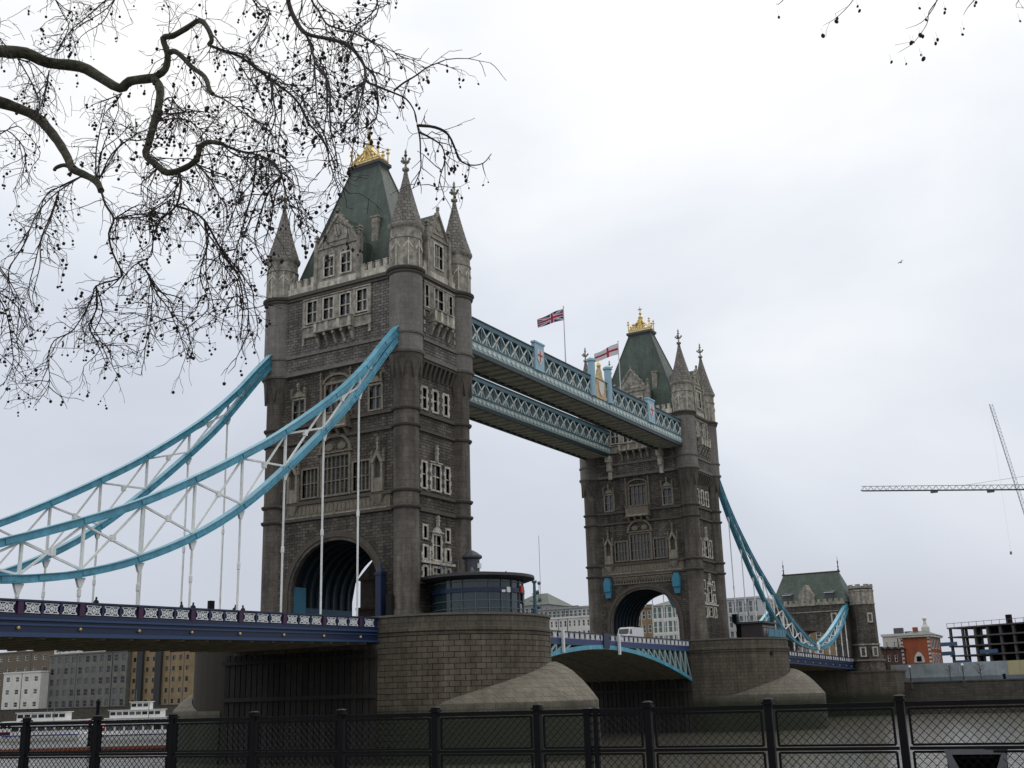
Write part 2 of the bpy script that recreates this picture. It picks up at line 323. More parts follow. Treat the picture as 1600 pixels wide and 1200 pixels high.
def make_tower():
    T = empty('bridge_tower')
    FL = Face((-XF, 0, 0), (0, 1, 0), (-1, 0, 0)); FU = Face((-XU, 0, 0), (0, 1, 0), (-1, 0, 0))
    SL = Face((0, -YS, 0), (1, 0, 0), (0, -1, 0)); SU = Face((0, -YU, 0), (1, 0, 0), (0, -1, 0))
    RL = Face((XF, 0, 0), (0, 1, 0), (1, 0, 0)); BL = Face((0, YS, 0), (1, 0, 0), (0, 1, 0))
    # ---- openings
    hB = [(-1.85, 1.85, 13.85, 18.15), (2.55, 4.75, 13.85, 17.05), (-4.75, -2.55, 13.85, 17.05)]
    hC = [(-1.55, 1.55, 23.1, 26.6), (4.75, 6.35, 22.75, 25.5), (-6.35, -4.75, 22.75, 25.5)]
    hD = [(c-.7, c+.7, 34.6, 37.2) for c in (3.7, 1.25, -1.25, -3.7)]
    # ---- front wall
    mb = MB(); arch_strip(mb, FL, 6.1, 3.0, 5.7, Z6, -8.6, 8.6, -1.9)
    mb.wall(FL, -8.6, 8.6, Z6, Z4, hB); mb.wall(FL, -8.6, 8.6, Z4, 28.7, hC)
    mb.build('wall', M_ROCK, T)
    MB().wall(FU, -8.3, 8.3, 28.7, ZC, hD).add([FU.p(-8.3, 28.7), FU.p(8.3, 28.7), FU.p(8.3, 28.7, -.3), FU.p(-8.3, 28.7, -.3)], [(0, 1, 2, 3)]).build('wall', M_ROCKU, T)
    # ---- river side wall
    qC = [(c-.36, c+.36, 22.95, 25.3) for c in (-2.15, 0, 2.15)]
    qB = [(-2.65, -1.95, 13.95, 16.75), (-.8, .8, 13.95, 16.75), (1.95, 2.65, 13.95, 16.75)]
    qA = [(-2.45, -1.85, 8.45, 9.7), (1.95, 2.55, 8.45, 9.7), (-.6, .8, 6.25, 8.9), (-2.45, -1.85, 6.25, 7.5), (1.95, 2.55, 6.25, 7.5),
          (-2.45, -1.85, 3.9, 5.3), (-.6, .8, 3.9, 5.3), (1.95, 2.55, 3.9, 5.3)]
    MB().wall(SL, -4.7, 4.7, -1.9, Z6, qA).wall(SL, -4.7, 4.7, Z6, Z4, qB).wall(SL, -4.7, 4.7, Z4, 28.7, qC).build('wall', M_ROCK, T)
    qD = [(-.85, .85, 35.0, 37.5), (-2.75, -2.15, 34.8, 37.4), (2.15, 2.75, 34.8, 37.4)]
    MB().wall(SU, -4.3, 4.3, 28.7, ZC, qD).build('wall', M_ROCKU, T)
    # ---- the two hidden sides
    mb = MB(); arch_strip(mb, RL, 6.6, 3.0, 5.7, Z6, -8.6, 8.6, -1.9); mb.wall(RL, -8.6, 8.6, Z6, ZC, [(-1.85, 1.85, 13.85, 18.15), (-1.5, 1.5, 23.1, 26.6)]); mb.build('wall', M_ROCK, T)
    MB().wall(BL, -4.7, 4.7, -1.9, ZC).build('wall', M_ROCK, T)
    # ---- attic floor behind the parapet (keeps the tower closed)
    MB().box(-5.5, 5.5, -9.3, 9.3, 37.2, 37.9).build('attic_floor', M_LEAD, T)
    # ---- archway
    mb = MB(); arch_ring(mb, FL, 6.1, 5.7, 6.45, 6.05, 3.0, -1.9, -.5, .10); mb.build('arch_ring', M_ASH, T)
    mb = MB(); arch_ring(mb, FL, 6.455, 6.055, 7.0, 6.6, 3.0, -1.9, -.1, .22); mb.build('arch_moulding', M_TRIM, T)
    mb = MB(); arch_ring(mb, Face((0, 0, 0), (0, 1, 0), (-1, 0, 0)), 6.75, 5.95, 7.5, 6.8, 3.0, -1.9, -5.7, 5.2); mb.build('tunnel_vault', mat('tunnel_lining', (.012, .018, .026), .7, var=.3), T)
    for k in range(7):
        mb = MB(); arch_ring(mb, Face((-3.3+k*1.35, 0, 0), (0, 1, 0), (-1, 0, 0)), 6.45, 5.65, 6.748, 5.948, 3.0, -1.7, -.13, .13, n=20); mb.build('tunnel_rib', mat('tunnel_rib_shaded', (.022, .045, .06), .6), T)  # rib colour darkened to hold the tunnel's shade
    for s in (1, -1):
        mb = MB(); mb.box(-3.0, 5.3, min(s*6.35, s*6.42), max(s*6.35, s*6.42), -1.7, 1.9); mb.build('dado_panel', M_BLUED, T)  # deeper blue on the dado also stands in for tunnel shade
    # ---- string courses: bands following walls and turrets
    def string(z, h, pr, r, upper=False, m=M_TRIM):
        xx, yy = (XU, YU) if upper else (XF, YS); mb = MB()
        mb.box(-xx-pr, xx+pr, -yy+.9, yy-.9, z-h/2, z+h/2); mb.box(-xx+1, xx-1, -yy-pr, yy+pr, z-h/2+.003, z+h/2+.003)
        for x, y in TUR: mb.lathe(x, y, [(r, z-h/2-.004), (r+pr*.6, z-h/2+.004), (r+pr, z), (r+pr, z+h*.3), (r, z+h/2+.006)], 20, cap=True)
        # hollow not needed above the archway
        return mb.build('string_course', m, T)
    for z in (Z6, Z5): string(z, .36, .27, 1.42)
    for z in (Z4, Z3): string(z, .36, .27, 1.42)
    string(Z2, .42, .22, 1.92, True, mat('grey_string_stone', (.17, .158, .142), .9, var=.3, vscale=2, bump=.4, bscale=8))
    string(Z1, .32, .16, 1.92, True, MATS['grey_string_stone'])
    string(ZC, .42, .34, 1.92, True); string(ZC-.42, .30, .18, 1.92, True)
    # ---- carved frieze over the arch
    MB().fb(FL, -7.6, 7.6, 11.62, 13.04, -.05, .07).build('frieze', M_BROWN, T)
    mb = MB()
    for k in range(26): y = -7.2+k*.57; mb.fb(FL, y, y+.4, 11.95, 12.8, .07, .14)
    mb.build('frieze_carving', M_BROWN, T)
    MB().fb(FL, -7.3, 7.3, 11.56, 11.68, .0, .30).build('sill_band', M_LIMED, T)
    # ---- turrets
    for i, (x, y) in enumerate(TUR):
        mb = MB(); mb.lathe(x, y, [(1.55, -1.9), (1.55, .5), (1.4, .7), (1.4, 25.4), (1.5, 26.2), (1.75, 27.3), (1.92, 28.4)], 24)
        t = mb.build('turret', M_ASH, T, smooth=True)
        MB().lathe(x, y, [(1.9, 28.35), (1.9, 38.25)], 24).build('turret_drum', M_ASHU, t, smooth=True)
        MB().lathe(x, y, [(1.84, 38.45), (1.84, 41.9), (1.95, 42.0), (1.95, 42.15), (1.82, 42.2), (1.82, 43.2), (1.95, 43.35), (2.12, 43.6), (2.12, 43.8)], 20).build('turret_top', M_LIMED, t, smooth=True)
        sp = MB().lathe(x, y, [(2.02, 43.8), (1.95, 44.2), (1.5, 45.6), (.88, 47.9), (.34, 50.1), (.2, 50.9)], 8, a0=R(22.5)).build('spire', masonry('spire_stone', (.24, .222, .195), (.16, .148, .13), (.09, .085, .075), .6, .45, msize=.04, bump=.8), t)
        f = MB().lathe(x, y, [(.1, 50.85), (.42, 51.0), (.42, 51.25), (.14, 51.4), (.11, 53.2), (.16, 53.4), (.03, 53.75)], 8)
        for dx, dy in ((1, 0), (-1, 0), (0, 1), (0, -1)):
            f.tube([(x, y, 52.0), (x+dx*.35, y+dy*.35, 52.1), (x+dx*.62, y+dy*.62, 52.35)], [.13, .15, .06], 6); f.sphere((x+dx*.55, y+dy*.55, 52.35), .17, 6, 4)
        f.sphere((x, y, 52.95), .22, 6, 4); f.build('finial', M_LIMED, t)
        # gablets around the corbelling
        g = MB()
        for k in range(8):
            a = k*math.pi/4+.39; ca, sa = math.cos(a), math.sin(a); Fk = Face((x, y, 0), (-sa, ca, 0), (ca, sa, 0))
            g.fprism(Fk, [(-.5, 28.35), (0, 25.6), (.5, 28.35)], 1.3, 1.78)
        g.build('corbel_gablets', M_TRIM, t)
        # blind tracery on the drum top
        g = MB()
        for k in range(8):
            a = k*math.pi/4; ca, sa = math.cos(a), math.sin(a); Fk = Face((x, y, 0), (-sa, ca, 0), (ca, sa, 0))
            g.fb(Fk, -.07, .07, 38.6, 41.85, 1.7, 1.9); g.fprism(Fk, [(-.55, 40.6), (0, 41.4), (.55, 40.6), (.55, 40.85), (0, 41.65), (-.55, 40.85)], 1.6, 1.87)
        g.build('blind_tracery', M_LIME, t)
    # ---- storey over the arch (front)
    window(T, FL, *hB[0], nl=6, trans=(.36, .7), sur=.3, m=M_BROWN, arch=True)
    for h in hB[1:]: window(T, FL, *h, nl=4, trans=(.5,), sur=.22, m=M_BROWN)
    mb = MB().fb(FL, -2.5, 2.5, 18.5, 18.68, 0, .3)
    for k in range(15):
        a = math.pi*k/14; b = math.pi*(k+1)/14
        if k < 14: mb.fprism(FL, [(2.3*math.cos(a), 18.7+2.0*math.sin(a)), (2.3*math.cos(b), 18.7+2.0*math.sin(b)), (2.0*math.cos(b), 18.7+1.7*math.sin(b)), (2.0*math.cos(a), 18.7+1.7*math.sin(a))], -.05, .28)
    for c in (-.9, .9): mb.fprism(FL, [(c+.6*math.cos(t_*math.pi/6), 19.25+.42*math.sin(t_*math.pi/6)) for t_ in range(12)], 0, .16)
    mb.build('tympanum', M_BROWN, T)
    # corbelled balcony between the storeys
    mb = MB(); mb.fb(FL, -2.1, 2.1, 21.2, 22.9, -.1, .95); mb.fb(FL, -2.25, 2.25, 22.9, 23.08, -.1, 1.08); mb.fb(FL, -2.25, 2.25, 21.12, 21.3, -.1, 1.07)
    for c in (-1.75, -.6, .6, 1.75): mb.hexa([FL.p(c-.16, 20.3, 0), FL.p(c+.16, 20.3, 0), FL.p(c+.16, 20.3, .2), FL.p(c-.16, 20.3, .2), FL.p(c-.16, 21.12, 0), FL.p(c+.16, 21.12, 0), FL.p(c+.16, 21.12, .9), FL.p(c-.16, 21.12, .9)])
    mb.build('balcony', M_BROWN, T)
    MB().fb(FL, -2.0, 2.0, 21.3, 21.42, .96, 1.12).build('balcony_sill', M_LIME, T)
    for s in (1, -1):      # statue niches
        c = s*6.05; mb = MB(); mb.fb(FL, c-.75, c-.45, 13.4, 16.6, 0, .4); mb.fb(FL, c+.45, c+.75, 13.4, 16.6, 0, .4); mb.fb(FL, c-.45, c+.45, 13.4, 14.9, 0, .34)
        mb.fprism(FL, [(c-.85, 16.6), (c-.45, 16.6), (c, 17.4), (c+.45, 16.6), (c+.85, 16.6), (c, 18.1)], -.02, .5); finial(mb, FL, c, 18.0, 19.5)
        for q in (-.8, .8): finial(mb, FL, c+q, 16.6, 18.0, .16)
        mb.hexa([FL.p(c-.25, 12.0, 0), FL.p(c+.25, 12.0, 0), FL.p(c+.25, 12.0, .15), FL.p(c-.25, 12.0, .15), FL.p(c-.85, 13.0, 0), FL.p(c+.85, 13.0, 0), FL.p(c+.85, 13.0, .6), FL.p(c-.85, 13.0, .6)])
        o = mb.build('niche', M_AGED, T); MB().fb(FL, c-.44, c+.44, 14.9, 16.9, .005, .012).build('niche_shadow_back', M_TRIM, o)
    # ---- third storey (front)
    window(T, FL, *hC[0], nl=4, trans=(.62,), sur=.3, m=M_BROWN, arch=True)
    mb = MB()
    for k in range(12):
        a, b = math.pi*k/12, math.pi*(k+1)/12
        f = lambda t_: (2.0*math.cos(t_), 26.75+(1.1*math.sin(t_)))
        g = lambda t_: (1.72*math.cos(t_), 26.75+(.85*math.sin(t_)))
        mb.fprism(FL, [f(a), f(b), g(b), g(a)], -.05, .22)
    for q in (-2.15, 2.15): mb.fb(FL, q-.12, q+.12, 22.5, 26.9, 0, .25); finial(mb, FL, q, 26.9, 28.2, .2)
    mb.build('ogee_hood', M_BROWN, T)
    for h in hC[1:]:
        window(T, FL, *h, nl=2, trans=(.5,), sur=.24, m=M_AGED, arch=True); c = (h[0]+h[1])/2; mb = MB(); mb.fprism(FL, [(c-.95, 25.85), (c+.95, 25.85), (c, 26.75)], -.02, .16); finial(mb, FL, c, 26.6, 27.5)
        for q in (-.98, .98): finial(mb, FL, c+q, 25.7, 26.9, .15)
        mb.build('window_gablet', M_AGED, T)
    # ---- top storey (front)
    for h in hD: window(T, FU, *h, nl=2, trans=(.5,), sur=.2, m=M_LIME, bar=.1)
    mb = MB()
    for u0, u1 in ((4.6, 5.05), (-5.05, -4.6), (2.2, 2.8), (-2.8, -2.2), (-.35, .35)): mb.fb(FU, u0, u1, 34.2, 37.45, -.02, .16)
    mb.fb(FU, -5.05, 5.05, 37.45, 37.62, -.02, .24); mb.fb(FU, -5.1, 5.1, 34.05, 34.2, -.02, .26)
    mb.build('window_surround', M_LIMED, T)
    for s in (1, -1):
        mb = MB(); a, b = sorted((s*2.75, s*5.05)); mb.fb(FU, a, b, 32.95, 34.04, -.02, .10); mb.fb(FU, a, b, 32.78, 32.95, -.02, .22)
        a, b = sorted((s*4.75, s*5.05)); mb.fb(FU, a, b, 31.9, 32.77, -.02, .2)
        mb.build('apron', M_LIMED, T)
    def balcony(F, hw, z0, z1, pr):
        o = MB().fb(F, -hw, hw, z0, z0+.16, -.05, pr+.08).fb(F, -hw, hw, z1-.15, z1, -.05, pr+.1).fb(F, -hw+.05, hw-.05, z0+.16, z1-.15, pr-.18, pr-.06).fb(F, -hw+.02, -hw+.14, z0+.16, z1-.15, -.05, pr-.06).fb(F, hw-.14, hw-.02, z0+.16, z1-.15, -.05, pr-.06).build('balcony', M_LIMED, T)
        n = 3
        for k in range(n+1): u = -hw+.22+(2*hw-.44)*k/n; MB().fb(F, u-.2, u+.2, z0+.163, z1-.153, pr-.1, pr+.04).build('baluster_pier', M_LIME, o)
        k = max(4, int(hw*1.9))
        for j in range(k):
            u = -hw+.25+(2*hw-.5)*j/(k-1); q = MB(); q.hexa([F.p(u-.16, z0-1.5, -.02), F.p(u+.16, z0-1.5, -.02), F.p(u+.16, z0-1.5, .1), F.p(u-.16, z0-1.5, .1), F.p(u-.16, z0-.02, -.02), F.p(u+.16, z0-.02, -.02), F.p(u+.16, z0-.02, pr), F.p(u-.16, z0-.02, pr)])
            q.sphere(F.p(u, z0-.3, pr*.85), .2, 6, 4); q.build('corbel', M_LIMED, o)
    balcony(FU, 2.75, 32.85, 34.22, .85)
    # ---- side storeys
    for h, n in zip(qA, (1, 1, 2, 1, 1, 1, 2, 1)): window(T, SL, *h, nl=n, trans=(.6,) if n == 2 else (), sur=.24, quoin=h[3] < 9, proud=.09)
    mb = MB().fb(SL, -3.1, 3.3, 5.7, 5.98, -.02, .32); mb.fb(SL, -1.0, 1.2, 9.15, 9.3, 0, .25); mb.fprism(SL, [(-.75, 9.3), (.95, 9.3), (.1, 10.0)], 0, .2); finial(mb, SL, .1, 9.9, 11.1); mb.fb(SL, -3.0, -2.0, 3.5, 3.65, 0, .2)
    for u in (-1.35, 1.55): mb.fb(SL, u-.12, u+.12, 3.6, 7.6, 0, .16)
    mb.build('carved_band', M_LIME, T)
    for h, n in zip(qB, (1, 2, 1)): window(T, SL, *h, nl=n, trans=(.55,), sur=.22, quoin=True, proud=.09)
    mb = MB(); finial(mb, SL, 0, 17.1, 19.1); mb.fb(SL, -1.2, 1.2, 17.0, 17.12, 0, .2); mb.build('window_finial', M_LIME, T)
    for h in qC: window(T, SL, *h, nl=1, trans=(.55,), sur=.25, quoin=True, proud=.09)
    mb = MB()
    for k in range(8): u = -3.1+k*.88; mb.hexa([SL.p(u-.15, 26.5, -.02), SL.p(u+.15, 26.5, -.02), SL.p(u+.15, 26.5, .12), SL.p(u-.15, 26.5, .12), SL.p(u-.15, 28.1, -.02), SL.p(u+.15, 28.1, -.02), SL.p(u+.15, 28.1, .75), SL.p(u-.15, 28.1, .75)])
    mb.fb(SL, -3.6, 3.6, 28.1, 28.72, -.02, .72)
    mb.build('machicolation', M_TRIM, T)
    for h, n in zip(qD, (2, 1, 1)): window(T, SU, *h, nl=n, trans=(.5,), sur=.2)
    mb = MB()
    for u0, u1 in ((-2.0, -1.2), (1.2, 2.0), (-3.15, -2.98), (2.98, 3.15)): mb.fb(SU, u0, u1, 33.9, 37.6, -.02, .15)
    for u in (-3.05, 3.05):
        for z in (31.6, 32.5, 33.4): mb.fb(SU, u-.16, u+.16, z, z+.5, -.02, .14)
    mb.fb(SU, -3.15, 3.15, 37.6, 37.78, -.02, .22); mb.fb(SU, -3.15, 3.15, 34.35, 34.5, -.02, .2); mb.build('window_surround', M_LIMED, T)
    balcony(SU, 2.0, 33.05, 34.6, .85)
    # ---- parapet with merlons
    for F, hw, gap in ((FU, 7.5, 3.35), (SU, 3.4, 2.35), (Face((XU, 0, 0), (0, 1, 0), (1, 0, 0)), 7.5, 3.35), (Face((0, YU, 0), (1, 0, 0), (0, 1, 0)), 3.4, 2.35)):
        mb = MB(); mb.fb(F, -hw, hw, 38.5, 39.42, -.45, .05)
        for s in (1, -1):
            u = gap+.1
            while u < hw-.2: a, b = sorted((s*u, s*(u+.58))); mb.fb(F, a, b, 39.423, 40.2, -.45, .05); mb.fb(F, a-.05, b+.05, 40.203, 40.3, -.5, .1); u += 1.08
        mb.build('parapet', M_LIME, T)
    # ---- dormers
    def dormer(F, hw, ze, za, wins, depth):
        o = MB().wall(F, -hw, hw, 38.5, ze, wins, .3).build('dormer', M_LIMED, T)
        mb = MB(); mb.fprism(F, [(-hw, ze), (hw, ze), (0, za)], -.4, 0); mb.fprism(F, [(-hw-.15, ze-.05), (-hw+.2, ze-.05), (0, za-.25), (hw-.2, ze-.05), (hw+.15, ze-.05), (0, za+.25)], -.45, .15)
        mb.fb(F, -hw, hw, ze-.12, ze+.06, 0, .16)
        for s in (1, -1):
            mb.fb(F, s*hw-.25, s*hw+.25, 38.5, ze+.4, -.4, .22); finial(mb, F, s*hw, ze+.4, ze+1.9, .42, -.3, .15)
        mb.fb(F, -hw*.5, hw*.5, ze+.55, ze+.7, 0, .12); mb.fprism(F, [(.45*math.cos(k*math.pi/4), ze+1.5+.45*math.sin(k*math.pi/4)) for k in range(8)], 0, .12); finial(mb, F, 0, za, za+.9, .2, -.2, .1)
        for k in range(4):
            t = (k+.7)/4.5
            for s in (1, -1): mb.sphere(F.p(s*hw*(1-t), ze+(za-ze)*t+.3, -.1), .2, 6, 4)
        mb.build('gable', M_LIMED, o)
        mb = MB(); mb.add([F.p(-hw, ze, -.4), F.p(0, za, -.4), F.p(0, za, -depth), F.p(-hw, ze, -depth*.62), F.p(hw, ze, -.4), F.p(hw, ze, -depth*.62)], [(0, 1, 2, 3), (4, 5, 2, 1)]); mb.fb(F, -hw, -hw+.15, 38.5, ze, -depth*.62, -.01); mb.fb(F, hw-.15, hw, 38.5, ze, -depth*.62, -.01)
        mb.build('dormer_roof', M_SLATE, o)
        return o
    dF = [(.6, 1.95, 39.9, 42.3), (-1.95, -.6, 39.9, 42.3)]
    def dwin(o, F, h):
        wdw = window(T, F, *h, nl=2, trans=(.5,), sur=.2, arch=True)
    d1 = dormer(FU, 3.2, 43.6, 47.6, dF, 4.4)
    for h in dF: dwin(d1, FU, h)
    dS = [(-.8, .8, 40.2, 43.1)]
    d2 = dormer(SU, 2.2, 43.8, 47.2, dS, 5.0); window(T, SU, *dS[0], nl=3, trans=(.5,), sur=.22)
    dormer(Face((XU, 0, 0), (0, 1, 0), (1, 0, 0)), 3.2, 43.6, 47.6, [], 4.4)
    # ---- roof
    def rp(hx, hy, z): return [(-hx, -hy, z), (hx, -hy, z), (hx, hy, z), (-hx, hy, z)]
    mb = MB(); mb.prism(rp(4.75, 8.5, 38.0), rp(3.55, 6.6, 43.5), cap=False); mb.prism(rp(3.55, 6.6, 43.5), rp(.95, 2.2, 55.4), cap=False)
    rf = mb.build('roof', M_SLATE, T)
    mb = MB()
    for sx in (-1, 1):
        for sy in (-1, 1): mb.tube([(sx*4.75, sy*8.5, 38.0), (sx*3.55, sy*6.6, 43.5), (sx*.95, sy*2.2, 55.4)], .12, 6)
    mb.build('hip_roll', M_LEAD, rf)
    MB().prism(rp(.95, 2.2, 55.38), rp(1.15, 2.4, 55.8)).prism(rp(1.25, 2.5, 55.803), rp(1.25, 2.5, 56.2)).build('roof_platform', M_LEAD, rf)
    MB().box(-3.4, -2.3, -3.9, -3.0, 44, 47.2).box(-3.5, -2.2, -4.0, -2.9, 47.2, 47.45).build('chimney', M_LIMED, rf)
    # ---- gilded crown
    cr = MB(); cr.box(-1.02, 1.02, -2.12, 2.12, 56.203, 56.6).box(-1.08, 1.08, -2.18, 2.18, 56.603, 56.72)
    pts = [(sx*1.0, y) for sx in (-1, 1) for y in (-2.1, -1.05, 0, 1.05, 2.1)]+[(0, -2.1), (0, 2.1)]
    for i, (x, y) in enumerate(pts):
        h = 58.6 if abs(y) in (2.1, 0) and x else 57.9
        cr.tube([(x, y, 56.6), (x, y, h-.4), (x, y, h)], [.13, .09, .03], 6); cr.sphere((x, y, h-.25), .2, 6, 4); cr.bar((x, y-.27, h-.75), (x, y+.27, h-.75), .12, .14); cr.bar((x-.27, y, h-.75), (x+.27, y, h-.75), .12, .14)
    for x, y in [(sx*.98, sy*2.05) for sx in (-1, 1) for sy in (-1, 1)]+[(0, 2.05), (0, -2.05)]:
        cr.tube([(x*(1-t)**1.6, y*(1-t)**1.6, 56.6+2.7*t**.8) for t in (0, .15, .3, .5, .7, .85, 1)], .13, 6)
    cr.lathe(0, 0, [(.45, 56.7), (.35, 58.0), (.42, 58.9), (.5, 59.2), (.2, 59.5), (.1, 59.7), (.3, 59.95), (.1, 60.2), (.07, 61.2), (.02, 61.5)], 8); cr.bar((0, -.42, 60.8), (0, .42, 60.8), .14, .16); cr.bar((-.42, 0, 60.8), (.42, 0, 60.8), .14, .16)
    cr.build('crown', M_GOLD, T)
    return T
towN = make_tower()
towF = copy_tree(towN); towF.location = (D, 0, 0)
tag(towN, 'nearer gothic stone bridge tower with green slate roof and gold crown', 'tower', 'gothic towers of the bridge')
tag(towF, 'smaller farther gothic stone bridge tower beyond the high walkways', 'tower', 'gothic towers of the bridge')
# extras of the near tower
MB().box(-5.25, -3.05, 6.25, 6.34, -1.8, 4.1).build('hoarding_panel', mat('hoarding_blue', (.05, .22, .33), .6, var=.1), towN)
mb = MB().box(-7.0, -6.2, -7.3, -6.6, -1.9, 4.3).box(-7.1, -6.1, -7.4, -6.5, 4.303, 4.6).lathe(-6.6, -6.95, [(.4, 4.6), (.15, 5.2), (.1, 5.6)], 8); mb.build('gate_post', M_NAVY, towN)
mb = MB().box(8.6, 10.6, 5.2, 8.0, -1.9, 2.6).box(8.8, 10.4, 5.0, 7.8, 2.6, 5.9).box(8.4, 10.8, 5.0, 8.2, 2.3, 2.6); mb.hexa([(8.6, 5.0, 5.9), (10.6, 5.0, 5.9), (10.6, 8.2, 5.9), (8.6, 8.2, 5.9), (8.6, 5.0, 8.6), (10.6, 5.0, 8.6), (10.6, 5.3, 8.6), (8.6, 5.3, 8.6)]); mb.build('stone_buttress', M_ASH, towN)
mb = MB().box(-6.9, -6.45, -8.6, -7.9, -1.8, 2.2); mb.build('turret_door', M_DARK, towN)
# extras of the far tower: river face over the arch, brackets under the walkways
FF = Face((-XF, 0, 0), (0, 1, 0), (-1, 0, 0))
mb = MB()
mb.fb(FF, -5.6, 5.6, 11.05, 11.25, 0, .25); mb.fb(FF, -5.6, 5.6, 9.75, 9.9, 0, .2)
for k in range(22): y = -5.4+k*.5; mb.fb(FF, y-.07, y+.07, 9.9, 11.05, 0, .14); mb.fprism(FF, [(y+.1, 10.9), (y+.4, 10.9), (y+.25, 10.2)], 0, .12)
mb.build('lattice_cornice', M_BROWN, towF)
for s in (1, -1):
    y = s*6.4; mb = MB().fprism(FF, [(y-.6, 8.7), (y+.6, 8.7), (y+.7, 10.0), (y+.35, 11.0), (y-.35, 11.0), (y-.7, 10.0)], .1, .9).fprism(FF, [(y-.45, 7.6), (y+.45, 7.6), (y+.6, 8.7), (y-.6, 8.7)], .1, .6); mb.build('painted_bracket', mat('bracket_blue', (.045, .22, .33), .5, var=.2), towF)
for y in (-6.9, 6.9, -4.9, 4.9)[:4]:
    if abs(y) > 6: continue
    mb = MB().fb(FF, y-.45, y+.45, 31.2, 32.3, 0, 1.5).fb(FF, y-.4, y+.4, 29.6, 31.2, 0, 1.0).fb(FF, y-.35, y+.35, 28.2, 29.6, 0, .5); mb.build('walkway_bracket', M_LIME, towF)
# ------------------------------------------------------------------ piers
RP = 10.5; YP = 11.5
for m_ in (M_PIER, M_PIERM, M_PIERT, M_STAR): tide(m_)
def stadium(r, n=24, z=0):
    pts = [(r*math.cos(math.pi+math.pi*i/n), -YP+r*math.sin(math.pi+math.pi*i/n), z) for i in range(n+1)]
    return pts+[(r*math.cos(math.pi*i/n), YP+r*math.sin(math.pi*i/n), z) for i in range(n+1)]
def stad_band(mb, prof, m=0):
    for (r0, z0), (r1, z1) in zip(prof[:-1], prof[1:]): mb.prism(stadium(r0, z=z0), stadium(r1, z=z1), m, cap=False)
def star_point(t, w):
    # t in -1..1 round the upstream end, w 0 at the pier wall .. 1 at the outer foot
    a = -math.pi/2+t*math.pi/2
    ix, iy = (RP-.02)*math.cos(a), -YP+(RP-.02)*math.sin(a)
    g = max(0, math.cos((t-.12)*math.pi/2/.84)) if abs(t-.12) < .84 else 0
    zi = -8.9+3.95*(1-min(1, abs(t-.22)/.93))**.9 if g > 0 else -8.95
    off = 5.3*g**.95
    ox, oy = ix+off*.30*math.sin(t*math.pi/2), iy-off
    return (ix+(ox-ix)*w, iy+(oy-iy)*w, zi+(-9.0-zi)*(w**1.8))
